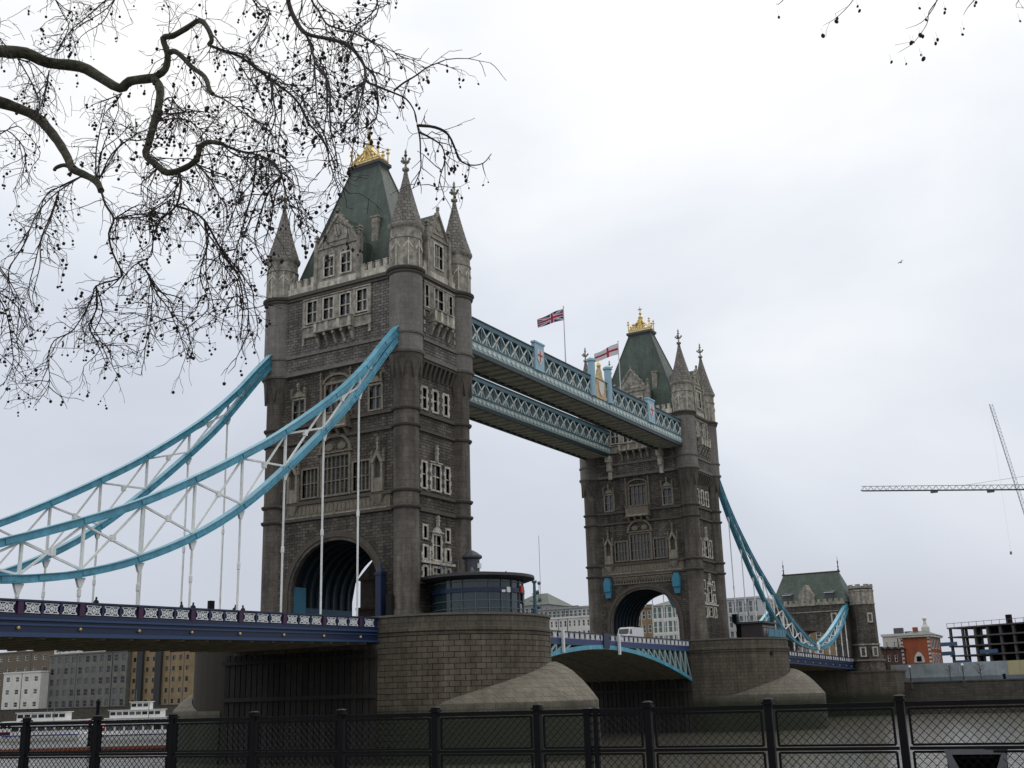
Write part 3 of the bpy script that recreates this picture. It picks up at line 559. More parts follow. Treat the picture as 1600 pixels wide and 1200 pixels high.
def make_pier(detail, X0):
    P = empty('bridge_pier', (X0, 0, 0))
    mb = MB(); stad_band(mb, [(RP-.1, -20), (RP-.1, -2.3)]); mb.build('core', M_PIERM if detail else M_PIERT, P)
    mb = MB(); stad_band(mb, [(RP-.09, -2.42), (RP+.08, -2.36), (RP+.08, -2.16), (RP-.02, -2.1), (RP+.16, -1.98), (RP+.16, -1.72), (RP-.02, -1.6), (RP-.02, -.55)]); mb.build('parapet', M_PIERT, P)
    mb = MB(); stad_band(mb, [(RP-.02, -.55), (RP+.12, -.5), (RP+.12, -.3), (RP-.5, -.26), (RP-.5, -1.5)]); mb.build('coping', mat('pier_coping', (.13, .118, .10), .85, var=.3, bump=.4), P)
    mb = MB(); mb.add(stadium(RP-.3, z=-1.45), [tuple(range(50))]); mb.build('paving', M_ASPH, P)
    # starlings at both ends
    for sgn in (1, -1):
        mb = MB(); nt_, nw = 46, 7
        if detail and sgn == 1:
            def wz(t, z):
                zi = star_point(t, 0)[2]
                return 0 if z >= zi else min(1, max(0, (zi-z)/(zi+9.0+1e-6)))**(1/1.8)
            zs = [-9.0+.44*k for k in range(11)]
            for j in range(10):
                off = .5*(j % 2); z0, z1 = zs[j]+.012, zs[j+1]-.012
                for i in range(-1, nt_):
                    t0 = -1+2*(i+off)/nt_+.0012; t1 = t0+2/nt_-.0024
                    if t0 < -.72 or t1 > .95: continue
                    q = [Vector(star_point(t0, wz(t0, z0))), Vector(star_point(t1, wz(t1, z0))), Vector(star_point(t1, wz(t1, z1))), Vector(star_point(t0, wz(t0, z1)))]
                    if (q[0]-q[3]).length < .05 and (q[1]-q[2]).length < .05: continue
                    lift = rnd.uniform(0, .025); mb.prism([p-Vector((0, 0, .25)) for p in q], [p+Vector((0, -.02, .02+lift)) for p in q])
            tag(mb.build('starling_stones', M_STAR, P), kind='stuff')
            mb = MB()
        vs = []; fs = []
        for j in range(nw+1):
            for i in range(nt_+1): vs.append(Vector(star_point(-1+2*i/nt_, j/nw))+Vector((0, 0, -.08)))
        for j in range(nw):
            for i in range(nt_): k = j*(nt_+1)+i; fs.append((k, k+1, k+nt_+2, k+nt_+1))
        foot = [Vector(star_point(-1+2*i/nt_, 1)) for i in range(nt_+1)]
        b = len(vs); vs += [p+Vector((0, 0, -.08)) for p in foot]+[Vector((p.x*1.01, p.y-.15, -20)) for p in foot]
        for i in range(nt_): fs.append((b+i, b+i+1, b+nt_+1+i+1, b+nt_+1+i))
        if sgn == -1: vs = [Vector((p.x, -p.y if p.y > -22 else 22+(-p.y-22)*.45, p.z)) for p in vs]
        stm = MATS.get('starling_masonry') or tide(masonry('starling_masonry', (.155, .14, .108), (.135, .12, .094), (.08, .07, .056), 1.2, .5, bump=.4, msize=.03)); mb.add(vs, fs); mb.build('starling', stm, P, smooth=True)
    # scupper holes
    for a in (-1.25, -.72, -2.0):
        ca, sa = math.cos(a), math.sin(a); F = Face((0, -YP, 0), (-sa, ca, 0), (ca, sa, 0)); MB().fb(F, -.28, .28, -3.05, -2.5, RP-.5, RP+.035).build('drain_hole', M_DARK, P)
    for sx_ in (-1, 1):  # near-black timbers added to darken the pier's flat sides under the deck's shade
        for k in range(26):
            y = -9.6+k*.78; MB().box(*sorted((sx_*(RP-.05), sx_*(RP+.42))), y, y+.66, -20, -3.4-.25*rnd.random()).build('shade_pile', mat('shade_dark_timber', (.022, .019, .016), .8, var=.4, vscale=1.5, rand=.3), P)
        for z in (-4.4, -8.2): MB().box(*sorted((sx_*(RP+.42), sx_*(RP+.7))), -9.8, 10.8, z, z+.4).build('shade_waling', MATS['shade_dark_timber'], P)
    if not detail: return P
    # individual granite blocks: 300 biggest in view as parts, the rest joined
    h = .55; nb = 31; da = math.pi/nb; wd = (RP)*da
    def block(w, curved):
        mb = MB(); hw = w/2-.018; hh = h/2-.016; c = .022
        mb.prism([(-hw, -.14, -hh), (hw, -.14, -hh), (hw, -.14, hh), (-hw, -.14, hh)], [(-hw, -.02, -hh), (hw, -.02, -hh), (hw, -.02, hh), (-hw, -.02, hh)], cap=False)
        mb.prism([(-hw, -.02, -hh), (hw, -.02, -hh), (hw, -.02, hh), (-hw, -.02, hh)], [(-hw+c, .03, -hh+c), (hw-c, .03, -hh+c), (hw-c, .03, hh-c), (-hw+c, .03, hh-c)], cap=False)
        mb.add([(-hw+c, .03, -hh+c), (hw-c, .03, -hh+c), (hw-c, .03, hh-c), (-hw+c, .03, hh-c)], [(0, 1, 2, 3)]); return mb
    shapes = [block(wd*k, True) for k in (1.0, .992, 1.006)]
    meshes = [b.mesh('stone_block', M_PIER) for b in shapes]
    spots = []
    for r in range(22):
        z = -2.42-h*(r+.5)
        for i in range(nb+1):
            a = math.pi+da*(i+(.5 if r % 2 else 0))
            if a > 2*math.pi: continue
            spots.append((RP*math.cos(a), -YP+RP*math.sin(a), z, a))
        for i in range(20): spots.append((-RP, -YP+wd*(i+(.5 if r % 2 else 1)), z, math.pi))
    def vis(s):
        n = Vector((math.cos(s[3]), math.sin(s[3]), 0)); v = CAM-Vector((X0+s[0], s[1], s[2])); d = v.length
        p = Vector((X0+s[0], s[1], s[2]))-CAM; y = 600-FPX*p.dot(_u)/p.dot(_f)
        hid = y > 1106 or s[2] < -9.2
        return (n.dot(v)/d)/d-(1 if hid or s[1] > -9.2 else 0)
    spots.sort(key=vis, reverse=True)
    rest = MB()
    for k, (x, y, z, a) in enumerate(spots):
        q = rnd.randrange(3); push = rnd.uniform(-.015, .025)
        x += math.cos(a)*push; y += math.sin(a)*push
        if k < 300:
            inst('stone_block', meshes[q], P, (x, y, z), (0, 0, a-math.pi/2))
        else:
            ca, sa = math.cos(a-math.pi/2), math.sin(a-math.pi/2)
            rest.add([(x+p[0]*ca-p[1]*sa, y+p[0]*sa+p[1]*ca, z+p[2]) for p in shapes[q].v], shapes[q].f)
    tag(rest.build('stone_blocks', M_PIER, P), kind='stuff')
    return P
pierN = make_pier(True, 0.0); tag(pierN, 'rounded granite pier under the nearer tower, glass cabin on top', 'pier', 'bridge piers')
pierF = make_pier(False, D); tag(pierF, 'rounded granite pier under the farther tower with blue railing on top', 'pier', 'bridge piers')

# ------------------------------------------------------------------ suspension chains
def crom(pts, k=4):
    out = []; P = [Vector((2*pts[0][0]-pts[1][0], 2*pts[0][1]-pts[1][1]))]+[Vector(p) for p in pts]+[Vector((2*pts[-1][0]-pts[-2][0], 2*pts[-1][1]-pts[-2][1]))]
    for i in range(1, len(P)-2):
        for j in range(k):
            t = j/k; a, b, c, d = P[i-1:i+3]
            out.append(.5*((2*b)+(c-a)*t+(2*a-5*b+4*c-d)*t*t+(3*b-a-3*c+d)*t**3))
    return out+[P[-2]]
TOPC = [(-5.9, 32.05), (-9.2, 28.75), (-12.5, 25.3), (-17.6, 20.95), (-25, 15.85), (-30.3, 12.75), (-35.8, 9.8), (-41.4, 7.1), (-46.8, 5.0), (-53.3, 2.8), (-57.5, 1.6), (-62, .65)]
LOWC = [(-5.9, 31.15), (-9.2, 27.55), (-14.6, 21.4), (-19, 17.2), (-24.4, 12.55), (-30, 8.25), (-35.5, 5.05), (-41.4, 2.6), (-46.4, 1.2), (-50, .6), (-53, .3), (-57.5, .05), (-62, .1)]
TOPS = [(-62, .65), (-66, 1.5), (-72, 3.4), (-78, 5.7), (-84, 8.2), (-90.6, 11.0)]
LOWS = [(-62, .1), (-66, .25), (-72, 1.2), (-78, 3.0), (-84, 5.8), (-90.6, 10.1)]
def at_x(curve, x):
    for a, b in zip(curve[:-1], curve[1:]):
        if min(a[0], b[0])-1e-6 <= x <= max(a[0], b[0])+1e-6: t = (x-a[0])/(b[0]-a[0]); return a[1]+(b[1]-a[1])*t
    return curve[-1][1]
HX = [-13.4, -18.9, -24.4, -29.95, -35.45, -40.9, -46.4, -51.6, -56.9]
HS = [-66.5, -72, -77.5, -83, -87.5]
def zdeck(x): return -.45+.0142*(x+10.5)      # parapet top on the side span, x measured from the tower axis (negative outward)
def make_chain(label, sx, X0, Y):
    C = empty('suspension_chain', (X0, Y, 0), 0, label, 'chain', 'suspension chains')
    fl = lambda pts: [Vector((sx*-p[0], 0, p[1])) for p in pts]
    prof = [(-.42, .30), (.42, .30), (.42, .42), (-.42, .42)]
    tT, tL, sT, sL = crom(TOPC), crom(LOWC), crom(TOPS), crom(LOWS)
    for nm, cv in (('top_chord', tT), ('bottom_chord', tL), ('top_chord', sT), ('bottom_chord', sL)):
        c = MB(); p = fl(cv); h = .24
        if nm == 'bottom_chord': h = .22
        c.sweep(p, [(-.24, -h), (.24, -h), (.24, h), (-.24, h)]); o = c.build(nm, M_BLUE, C)
        f = MB(); f.sweep(p, [(-.40, h+.003), (.40, h+.003), (.40, h+.07), (-.40, h+.07)]); f.sweep(p, [(-.40, -h-.07), (.40, -h-.07), (.40, -h-.003), (-.40, -h-.003)]); f.build('flange', M_BLUE, o)
    def z(cv, x): return at_x(cv, x)
    for cv, hh_ in ((tT, .24), (tL, .22), (sT, .24), (sL, .22)):
        for i in range(3, len(cv)-1, 4):
            a, b = cv[i], cv[i+1]; t = (b-a).normalized(); m_ = (a+b)/2
            pl_ = MB().bar((sx*-(m_.x-t.x*.55), 0, m_.y-t.y*.55), (sx*-(m_.x+t.x*.55), 0, m_.y+t.y*.55), .62, hh_*2-.06); pl_.build('splice_plate', M_BLUE, C)
    def brace(nm, x0, z0, x1, z1, wd=.26, ht=.26): MB().bar((sx*-x0, 0, z0), (sx*-x1, 0, z1), wd, ht).build(nm, M_WHITE, C)
    for cvT, cvL, hx, first, last in ((tT, tL, HX, -9.8, -60.3), (sT, sL, HS, -63.5, -90)):
        xs = [first]+hx+[last]
        for i, x in enumerate(hx):
            if z(cvT, x)-z(cvL, x) > .75: brace('vertical', x, z(cvL, x)+.3, x, z(cvT, x)-.3,   .2, .2)
        for a, b in zip(xs[:-1], xs[1:]):
            ga, gb = z(cvT, a)-z(cvL, a), z(cvT, b)-z(cvL, b)
            if max(ga, gb) < 1.3: continue
            sl_ = .25
            brace('diagonal', a, z(cvT, a)-.3 if ga > 1 else (z(cvT, a)+z(cvL, a))/2, b, z(cvL, b)+.3 if gb > 1 else (z(cvT, b)+z(cvL, b))/2, .12, .17)
            brace('diagonal', a, z(cvL, a)+.3 if ga > 1 else (z(cvT, a)+z(cvL, a))/2, b, z(cvT, b)-.3 if gb > 1 else (z(cvT, b)+z(cvL, b))/2, .14, .17)
            mx = (a+b)/2
            m1 = ((z(cvT, a)+z(cvL, b))+(z(cvL, a)+z(cvT, b)))/4
            MB().box(min(sx*-(mx-.22), sx*-(mx+.22)), max(sx*-(mx-.22), sx*-(mx+.22)), -.13, .13, m1-.25, m1+.25).build('gusset_plate', M_WHITE, C)
        for x in hx:
            zt = z(cvL, x)-.4; zb = zdeck(x)-.1; X = sx*-x
            if zt-.9 > zb:
                MB().prism([(X-.12, -.12, zt-.65), (X+.12, -.12, zt-.65), (X+.12, .12, zt-.65), (X-.12, .12, zt-.65)], [(X-.42, -.12, zt+.1), (X+.42, -.12, zt+.1), (X+.42, .12, zt+.1), (X-.42, .12, zt+.1)]).build('hanger_bracket', M_WHITE, C)
                zm = zb+(zt-zb)*.45
                MB().tube([(X, 0, zb), (X, 0, zt-.6)], .1, 8).lathe(X, 0, [(.1, zm-.32), (.155, zm-.25), (.155, zm+.25), (.1, zm+.32)], 8).build('hanger', M_WHITE, C)
            else:
                MB().prism([(X-.2, -.12, zb), (X+.2, -.12, zb), (X+.2, .12, zb), (X-.2, .12, zb)], [(X-1.1, -.12, zt+.1), (X+1.1, -.12, zt+.1), (X+1.1, .12, zt+.1), (X-1.1, .12, zt+.1)]).build('hanger_bracket', M_WHITE, C)
    X = sx*62; MB().tube([(X, -.6, .35), (X, .6, .35)], .75, 14).build('link_pin', M_WHITE, C); MB().box(X-.5, X+.5, -.35, .35, zdeck(-62)-2, -.3).build('link_post', M_WHITE, C)
    MB().tube([(sx*5.9, -.55, 31.6), (sx*5.9, .55, 31.6)], .7, 12).build('saddle_pin', M_BLUED, C)
    return C
YCH = B
make_chain('blue and white suspension chain on the river side, left of the near tower', -1, 0, -YCH)
make_chain('blue and white suspension chain behind the nearest one, reaching the left turret', -1, 0, YCH)
make_chain('blue suspension chain between far tower and abutment gatehouse, river side', 1, D, -YCH)
make_chain('blue suspension chain between far tower and gatehouse, on the hidden side', 1, D, YCH)

# ------------------------------------------------------------------ lattice panel used by the parapets
def lattice_mesh(w, h, t=.075):
    mb = MB(); F = Face((0, 0, 0), (1, 0, 0), (0, -1, 0)); hw, hh = w/2, h/2; t = .085
    mb.fb(F, -hw, hw, hh-.05, hh, -.04, .04); mb.fb(F, -hw, hw, -hh, -hh+.05, -.04, .04)
    for c in (-w/4, w/4):
        for s in (1, -1): mb.bar((c-w/4+.04, 0, -s*(hh-.05)), (c+w/4-.04, 0, s*(hh-.05)), .05, t)
        r = hh*.62; dd = [(c+r*.9, 0), (c, r), (c-r*.9, 0), (c, -r)]
        for k in range(4): p_, q_ = dd[k], dd[(k+1) % 4]; mb.bar((p_[0], -.012, p_[1]), (q_[0], -.012, q_[1]), .05, .055)
    mb.fprism(F, [(0, hh*.55), (.13, 0), (0, -hh*.55), (-.13, 0)], -.03, .045)
    return mb.mesh('lattice_panel', mat('lattice_white', (.80, .82, .82), .5))
LAT = lattice_mesh(1.42, .72); LATS = lattice_mesh(1.15, .72)
M_BACK = mat('navy_back', (.02, .028, .09), .6)

def side_span(sx, X0, label):
    S = empty('suspended_deck', (X0, 0, 0), 0, label, 'bridge deck', 'suspended roadway decks')
    def rail(nm, y0, y1, z0, z1, m, x0=-10.5, x1=-93, parent=S, drop=0):
        mb = MB(); a, b = zdeck(x0), zdeck(x1); X0_, X1_ = sx*-x0, sx*-x1
        mb.hexa([(X0_, y0, a+z0), (X1_, y0, b+z0-drop), (X1_, y1, b+z0-drop), (X0_, y1, a+z0), (X0_, y0, a+z1), (X1_, y0, b+z1), (X1_, y1, b+z1), (X0_, y1, a+z1)]); return mb.build(nm, m, parent)
    rail('road_slab', -9.3, 9.3, -1.75, -1.15, M_ASPH)
    for s in (-1, 1):
        y = s*9.62; f = lambda a, b: tuple(sorted((y+s*a, y+s*b)))
        rail('handrail', *f(-.12, .20), -.12, .02, M_NAVY); rail('parapet_plinth', *f(-.10, .12), -1.22, -.98, M_NAVY); rail('parapet_back', *f(-.12, -.06), -1.0, -.1, M_BACK)
        rail('girder_web', *f(-.2, .0), -2.25, -1.22, M_NAVY, drop=.25); rail('girder_flange', *f(-.2, .22), -1.42, -1.24, mat('navy_lit_edge', (.028, .062, .15), .4)); rail('girder_flange', *f(-.2, .22), -2.42, -2.25, MATS['navy_lit_edge'], drop=.25); rail('girder_moulding', *f(0, .12), -1.72, -1.62, mat('navy_lit_edge', (.028, .062, .15), .4), drop=.1)  # lighter navy on flanges and moulding puts their lit edges into the colour
    xs = [-10.6]+HX+[-62]+HS+[-93]
    for a, b in zip(xs[:-1], xs[1:]):
        n = 3; L_ = (a-b)
        if L_ < 4: n = 1 if L_ < 3 else 2
        pw = (L_-.5)/n
        for k in range(n):
            xc = a-.25-pw*(k+.5)
            o = inst('lattice_panel', LAT, S, (sx*-xc, -9.68, zdeck(xc)-.54), (0, math.atan(.0142)*-sx*-1 if False else 0, 0), (min(1.1, (pw-.28)/1.42), 1, 1))
            if k: MB().box(sx*-(a-.25-pw*k)-.1, sx*-(a-.25-pw*k)+.1, -9.76, -9.55, zdeck(xc)-1.0, zdeck(xc)-.1).build('baluster', M_NAVY, S)
        if b > -93: 
            MB().box(sx*-b-.22, sx*-b+.22, -9.80, -9.54, zdeck(b)-1.0, zdeck(b)-.1).build('parapet_post', M_PURP, S)
            o = MB().sphere((sx*-b, -9.70, zdeck(b)-1.95), .14, 8, 5); o.build('gilt_boss', M_GOLD, S)
    for k in range(31):
        x = -12-2.65*k; MB().box(sx*-x-.18, sx*-x+.18, -9.2, 9.2, zdeck(x)-2.6-.004*k, zdeck(x)-1.76).build('cross_beam', M_SOFF, S)
    for y in (-5.5, -2, 2, 5.5): rail('stringer', y-.15, y+.15, -2.2, -1.76, M_SOFF)
    rail('soffit', -9.0, 9.0, -1.83, -1.77, M_SOFF)
    return S
side_span(-1, 0, 'navy side span with white lattice parapet running left from the near tower')
side_span(1, D, 'short far side span with navy parapet between far pier and gatehouse')

# ------------------------------------------------------------------ bascule (opening) span
BA = empty('bascule_span', (0, 0, 0), 0, 'low drawbridge span between both piers with pale blue truss girders', 'drawbridge')
XC = D/2
def bas_low(x):
    t = abs(x-XC)/(XC-RP); return -2.15-4.3*t**1.9
MB().box(RP-.1, XC-.05, -9.3, 9.3, -1.75, -1.35).box(XC+.05, D-RP+.1, -9.3, 9.3, -1.75, -1.35).build('road_slab', M_ASPH, BA)
for s in (-1, 1):
    y = s*9.55; f = lambda a, b: tuple(sorted((y+s*a, y+s*b)))
    for h, (xa, xb) in enumerate(((RP, XC-.06), (XC+.06, D-RP))):
        y0, y1 = f(-.12, .16); MB().box(xa, xb, y0, y1, -.5, -.38).build('handrail', M_NAVY, BA)
        y0, y1 = f(-.1, .12); MB().box(xa, xb, y0, y1, -1.75, -1.3).build('fascia', mat('bascule_navy', (.045, .05, .16), .45, var=.1), BA)
        y0, y1 = f(-.12, -.06); MB().box(xa, xb, y0, y1, -1.3, -.5).build('parapet_back', M_BACK, BA)
        n = 15; st = (xb-xa)/n; xs = [xa+st*i for i in range(n+1)]
        y0, y1 = f(-.16, .16); low = MB()
        for a, b in zip(xs[:-1], xs[1:]): low.hexa([(a, y0, bas_low(a)-.28), (b, y0, bas_low(b)-.28), (b, y1, bas_low(b)-.28), (a, y1, bas_low(a)-.28), (a, y0, bas_low(a)+.28), (b, y0, bas_low(b)+.28), (b, y1, bas_low(b)+.28), (a, y1, bas_low(a)+.28)])
        low.build('truss_bottom_chord', M_BLUE, BA)
        y0, y1 = f(-.16, .12); MB().box(xa, xb, y0, y1, -2.1, -1.76).build('truss_top_chord', M_BLUED, BA)
        for a, b in zip(xs[:-1], xs[1:]):
            if max(-2-bas_low(a), -2-bas_low(b)) < .7: continue
            MB().bar((a, y, -2.0), (a, y, bas_low(a)), .22, .28).build('truss_vertical', M_PALE, BA); hi = a if bas_low(a) < bas_low(b) else b; lo = a+b-hi
            MB().bar((lo, y, -2.0), (hi, y, bas_low(hi)), .18, .26).build('truss_diagonal', M_PALE, BA)
        if s == -1:
            n = 20; st = (xb-xa)/n
            for i in range(n): inst('lattice_panel', LATS, BA, (xa+st*(i+.5), y-.06, -.9))
for x0, x1 in ((RP, XC-.2), (XC+.2, D-RP)):      # ribbed soffit between the girders
    n = 12
    for yy in (-6.5, -3.2, 0, 3.2, 6.5):
        mb = MB(); xs = [x0+(x1-x0)*i/n for i in range(n+1)]
        for a, b in zip(xs[:-1], xs[1:]): mb.hexa([(a, yy-.2, bas_low(a)-.1), (b, yy-.2, bas_low(b)-.1), (b, yy+.2, bas_low(b)-.1), (a, yy+.2, bas_low(a)-.1), (a, yy-.2, -1.76), (b, yy-.2, -1.76), (b, yy+.2, -1.76), (a, yy+.2, -1.76)])
        mb.build('inner_girder', M_SOFF, BA)
    for i in range(1, n): a = x0+(x1-x0)*i/n; MB().box(a-.15, a+.15, -9.3, 9.3, bas_low(a)+.15, -1.77).build('cross_beam', M_SOFF, BA)
for x0, x1 in ((RP, XC-.2), (XC+.2, D-RP)):
    mb = MB(); xs = [x0+(x1-x0)*i/14 for i in range(15)]
    for a, b in zip(xs[:-1], xs[1:]): mb.hexa([(a, -9.2, bas_low(a)+.02), (b, -9.2, bas_low(b)+.02), (b, 9.2, bas_low(b)+.02), (a, 9.2, bas_low(a)+.02), (a, -9.2, bas_low(a)+.08), (b, -9.2, bas_low(b)+.08), (b, 9.2, bas_low(b)+.08), (a, 9.2, bas_low(a)+.08)])
    mb.build('soffit_plate', mat('bascule_soffit', (.21, .20, .15), .85, var=.4, vscale=.9), BA)
mb = MB().box(XC-.9, XC+.9, -9.85, -9.4, -2.3, -.3); mb.build('centre_joint_cover', M_NAVY, BA)
for u in (880, 967):
    p = pY(u, 985, -10.0); MB().box(p.x-.18, p.x+.18, -10.1, -9.8, -3.1, -.25).build('navigation_marker', mat('bright_white', (.8, .8, .8), .5), BA)
# pedestrians' white van on the deck is added below

# ------------------------------------------------------------------ high walkways
def walkway(Y0, Y1, label, crest):
    Wk = empty('high_walkway', (0, (Y0+Y1)/2, 0), 0, label, 'walkway', 'high level walkways'); hy = (Y1-Y0)/2
    xa, xb = 6.2, D-6.2; zb, zt = 32.45, 36.75
    MB().box(xa, xb, -hy, hy, zb, zb+.18).build('soffit', mat('walkway_soffit', (.40, .405, .36), .9, var=.35, vscale=.8), Wk)
    n = 34
    for k in range(n): x = xa+(xb-xa)*(k+.5)/n; MB().box(x-.12, x+.12, -hy+.3, hy-.3, zb-.22, zb-.003).build('soffit_rib', MATS['walkway_soffit'], Wk)
    MB().box(xa, xb, -hy+.25, hy-.25, zt-.5, zt-.15).build('walkway_roof', M_TEAL, Wk)
    MB().box(xa, xb, -hy+.9, hy-.9, zb+.19, zt-.52).build('glazed_core', mat('walkway_core', (.26, .33, .34), .5, var=.3), Wk)
    for s in (-1, 1):
        y = s*hy; f = lambda a, b: tuple(sorted((y+s*a, y+s*b)))
        y0, y1 = f(-.25, .15); MB().box(xa, xb, y0, y1, zb-.32, zb+.25).build('bottom_girder', mat('walkway_teal', (.022, .042, .05), .5, var=.15), Wk)
        y0, y1 = f(-.15, .05); MB().box(xa, xb, y0, y1, zb+.253, zb+1.35).build('lower_band', M_PALE, Wk)
        y0, y1 = f(-.2, .14); MB().box(xa, xb, y0, y1, zb+1.353, zb+1.52).build('middle_rail', M_TEAL, Wk)
        y0, y1 = f(-.2, .12); MB().box(xa, xb, y0, y1, zt-.62, zt-.05).build('top_rail', M_TEAL, Wk)
        y0, y1 = f(-.28, .22); MB().box(xa, xb, y0, y1, zt-.047, zt+.1).build('cornice', MATS['walkway_teal'], Wk)
        n = 30; st = (xb-xa)/n
        for k in range(n):
            x = xa+st*(k+.5)
            if s == -1:
                p = MB(); z0, z1 = zb+1.52, zt-.62; h = st*.44
                p.bar((x-h, y, z0), (x+h, y, z1), .12, .16); p.bar((x-h, y, z1), (x+h, y, z0), .12, .16); p.sphere((x, y, (z0+z1)/2), .22, 8, 4)
                p.bar((x, y, z0), (x, y, z0+.9), .1, .14)
                p.build('lattice_cross', mat('walkway_white', (.60, .65, .62), .5, var=.15), Wk)
                for j in (0, 1):
                    xx = x-st/4+j*st/2; q = MB(); q.fprism(Face((0, y, 0), (1, 0, 0), (0, -1, 0)), [(xx-.45, zb+.8), (xx, zb+.45), (xx+.45, zb+.8), (xx, zb+1.15)], .05, .12); q.build('band_lozenge', MATS['walkway_white'], Wk)
            MB().box(x-st/2-.08, x-st/2+.08, *f(-.14, .07), zb+1.52, zt-.62).build('mullion', M_TEAL, Wk)
    if crest:
        for xc in (25.1, 62.1):
            o = MB().box(xc-1.25, xc+1.25, -hy-.35, -hy+.2, zb+1.3, zt+.75).box(xc-1.4, xc+1.4, -hy-.45, -hy+.25, zt+.75, zt+1.0).build('arms_panel', mat('arms_blue', (.33, .50, .60), .5, var=.1), Wk)
            Fa = Face((0, -hy-.35, 0), (1, 0, 0), (0, -1, 0))
            sh = MB().fprism(Fa, [(xc-.75, zt-.1), (xc+.75, zt-.1), (xc+.7, zb+2.9), (xc, zb+2.1), (xc-.7, zb+2.9)], 0, .08); sh.build('shield', mat('arms_white', (.7, .68, .66), .6), o)
            for q in (((xc-.12, xc+.12), (zb+2.5, zt-.2)), ((xc-.6, xc+.6), (zb+3.3, zb+3.55))): MB().fb(Fa, *q[0], *q[1], .08, .11+.01*(q[1][0] > zb+3)).build('red_cross', mat('arms_red', (.42, .03, .035), .5), o)
        for xc in (41.2, 46.7):
            MB().lathe(xc, -hy-.1, [(.55, zb+1.3), (.55, zt+2.2), (.72, zt+2.3), (.72, zt+2.6), (.45, zt+2.8), (.2, zt+2.95)], 12).build('crest_turret', MATS.get('arms_blue'), Wk, smooth=True)
        xc = 43.9
        g = MB(); Fa = Face((0, -hy-.1, 0), (1, 0, 0), (0, -1, 0)); zc = zt-.3
        g.fprism(Fa, [(xc-1.7, zb+1.4), (xc+1.7, zb+1.4), (xc+1.5, zc+.2), (xc+.75, zc+.9), (xc+.5, zc+1.9), (xc, zc+2.4), (xc-.5, zc+1.9), (xc-.75, zc+.9), (xc-1.5, zc+.2)], -.3, .1); o = g.build('crest', mat('crest_gilt_stone', (.55, .40, .20), .5, .3, var=.4, vscale=2.5, bump=.8, bscale=4), Wk)
        MB().fprism(Fa, [(xc-.8, zc), (xc+.8, zc), (xc+.7, zb+2.5), (xc, zb+1.8), (xc-.7, zb+2.5)], .1, .22).build('crest_shield', MATS['arms_white'], o); MB().lathe(xc, -hy, [(.25, zc+2.2), (.36, zc+2.6), (.3, zc+2.9), (.06, zc+3.2), (.04, zc+3.7)], 8).build('crest_finial', M_GOLD, o)
    return Wk
walkway(-9.25, -4.65, 'nearer high walkway with lattice sides, gilt crest and coats of arms', True)
walkway(4.65, 9.25, 'farther high walkway with lattice sides, lower in view, partly hidden', False)

# ------------------------------------------------------------------ flags over the walkway
def flag(px, py, zb, zt, w, h, ang, drop, label, kind):
    Fg = empty('flagpole', (px, py, zb), 0, label, 'flag', 'flags on the high walkway')
    MB().lathe(0, 0, [(.10, 0), (.06, zt-zb-.1), (.12, zt-zb-.05), (.02, zt-zb+.15)], 8).build('pole', mat('pole_grey', (.55, .56, .57), .5), Fg)
    nx, nz = 56, 30; mb = MB(); vs = []
    for i in range(nx+1):
        for j in range(nz+1):
            s, t = i/nx, j/nz; wv = .28*math.sin(s*7.5+t*1.2)*s
            x = -w*s*math.cos(ang); z = zt-zb-.3-h*t*(1-.25*s)-drop*s*(1+.25*s)+.12*math.sin(s*6)*s
            vs.append((x, wv+w*s*math.sin(ang), z))
    fs = []; ms = []
    for i in range(nx):
        for j in range(nz):
            s, t = (i+.5)/nx, (j+.5)/nz; X, Yv = (s-.5)*2, (t-.5)     # 2:1 units, |Y|<.5
            if kind == 'union':
                m = 0
                for sg in (1, -1):
                    dd = abs(X*.5*sg-Yv)/1.118
                    if dd < .10: m = 1
                for sg in (1, -1):
                    q = (X*.5*sg-Yv)/1.118; side = 1 if X*sg > 0 else -1
                    if 0 < q*side*(1 if sg > 0 else -1) < .07: m = 2
                if abs(X) < .166*1.0 or abs(Yv) < .166: m = 1
                if abs(X) < .1 or abs(Yv) < .1: m = 2
            else: m = 2 if abs(X) < .1 or abs(Yv) < .1 else 1
            k = i*(nz+1)+j; fs.append((k, k+1, k+nz+2, k+nz+1)); ms.append(m)
    mb.v = vs; mb.f = fs; mb.m = ms
    mb.build('flag_cloth', [mat('flag_blue', (.02, .03, .16), .8), mat('flag_white', (.62, .62, .64), .8), mat('flag_red', (.42, .02, .05), .8)], Fg, smooth=True, uv=False)
p = pY(878, 478, -7); flag(37.6, -7, 36.8, p.z, 3.7, 1.8, R(60), 1.15, 'red white and blue union flag flying on left walkway pole', 'union')
p = pY(965, 533, -7); flag(56.2, -7, 36.8, p.z, 3.7, 1.9, R(60), 1.3, 'white flag with red cross flying before the far tower roof', 'cross')

# ------------------------------------------------------------------ control cabin on the near pier
CX, CY, CR = 1.0, -14.2, 4.95
def cyl_pts(r, z, n=40): return [(r*math.cos(2*math.pi*i/n), min(r*math.sin(2*math.pi*i/n), 4.35), z) for i in range(n)]
CAB = empty('control_cabin', (CX, CY, -1.45), 0, 'round glass control cabin with low dark roof on the near pier', 'cabin')
M_CG = mat('cabin_glass', (.022, .042, .048), .06, spec=.6); M_CF = mat('cabin_frame', (.10, .13, .15), .5)
MB().prism(cyl_pts(CR, 0), cyl_pts(CR, 1.0)).build('base_wall', mat('cabin_base', (.05, .06, .075), .6), CAB)
MB().prism(cyl_pts(CR-.08, 1.0), cyl_pts(CR-.08, 4.9)).build('glass_drum', M_CG, CAB)
MB().prism(cyl_pts(CR+.12, 3.55), cyl_pts(CR+.12, 4.0)).build('navy_band', M_NAVY, CAB)
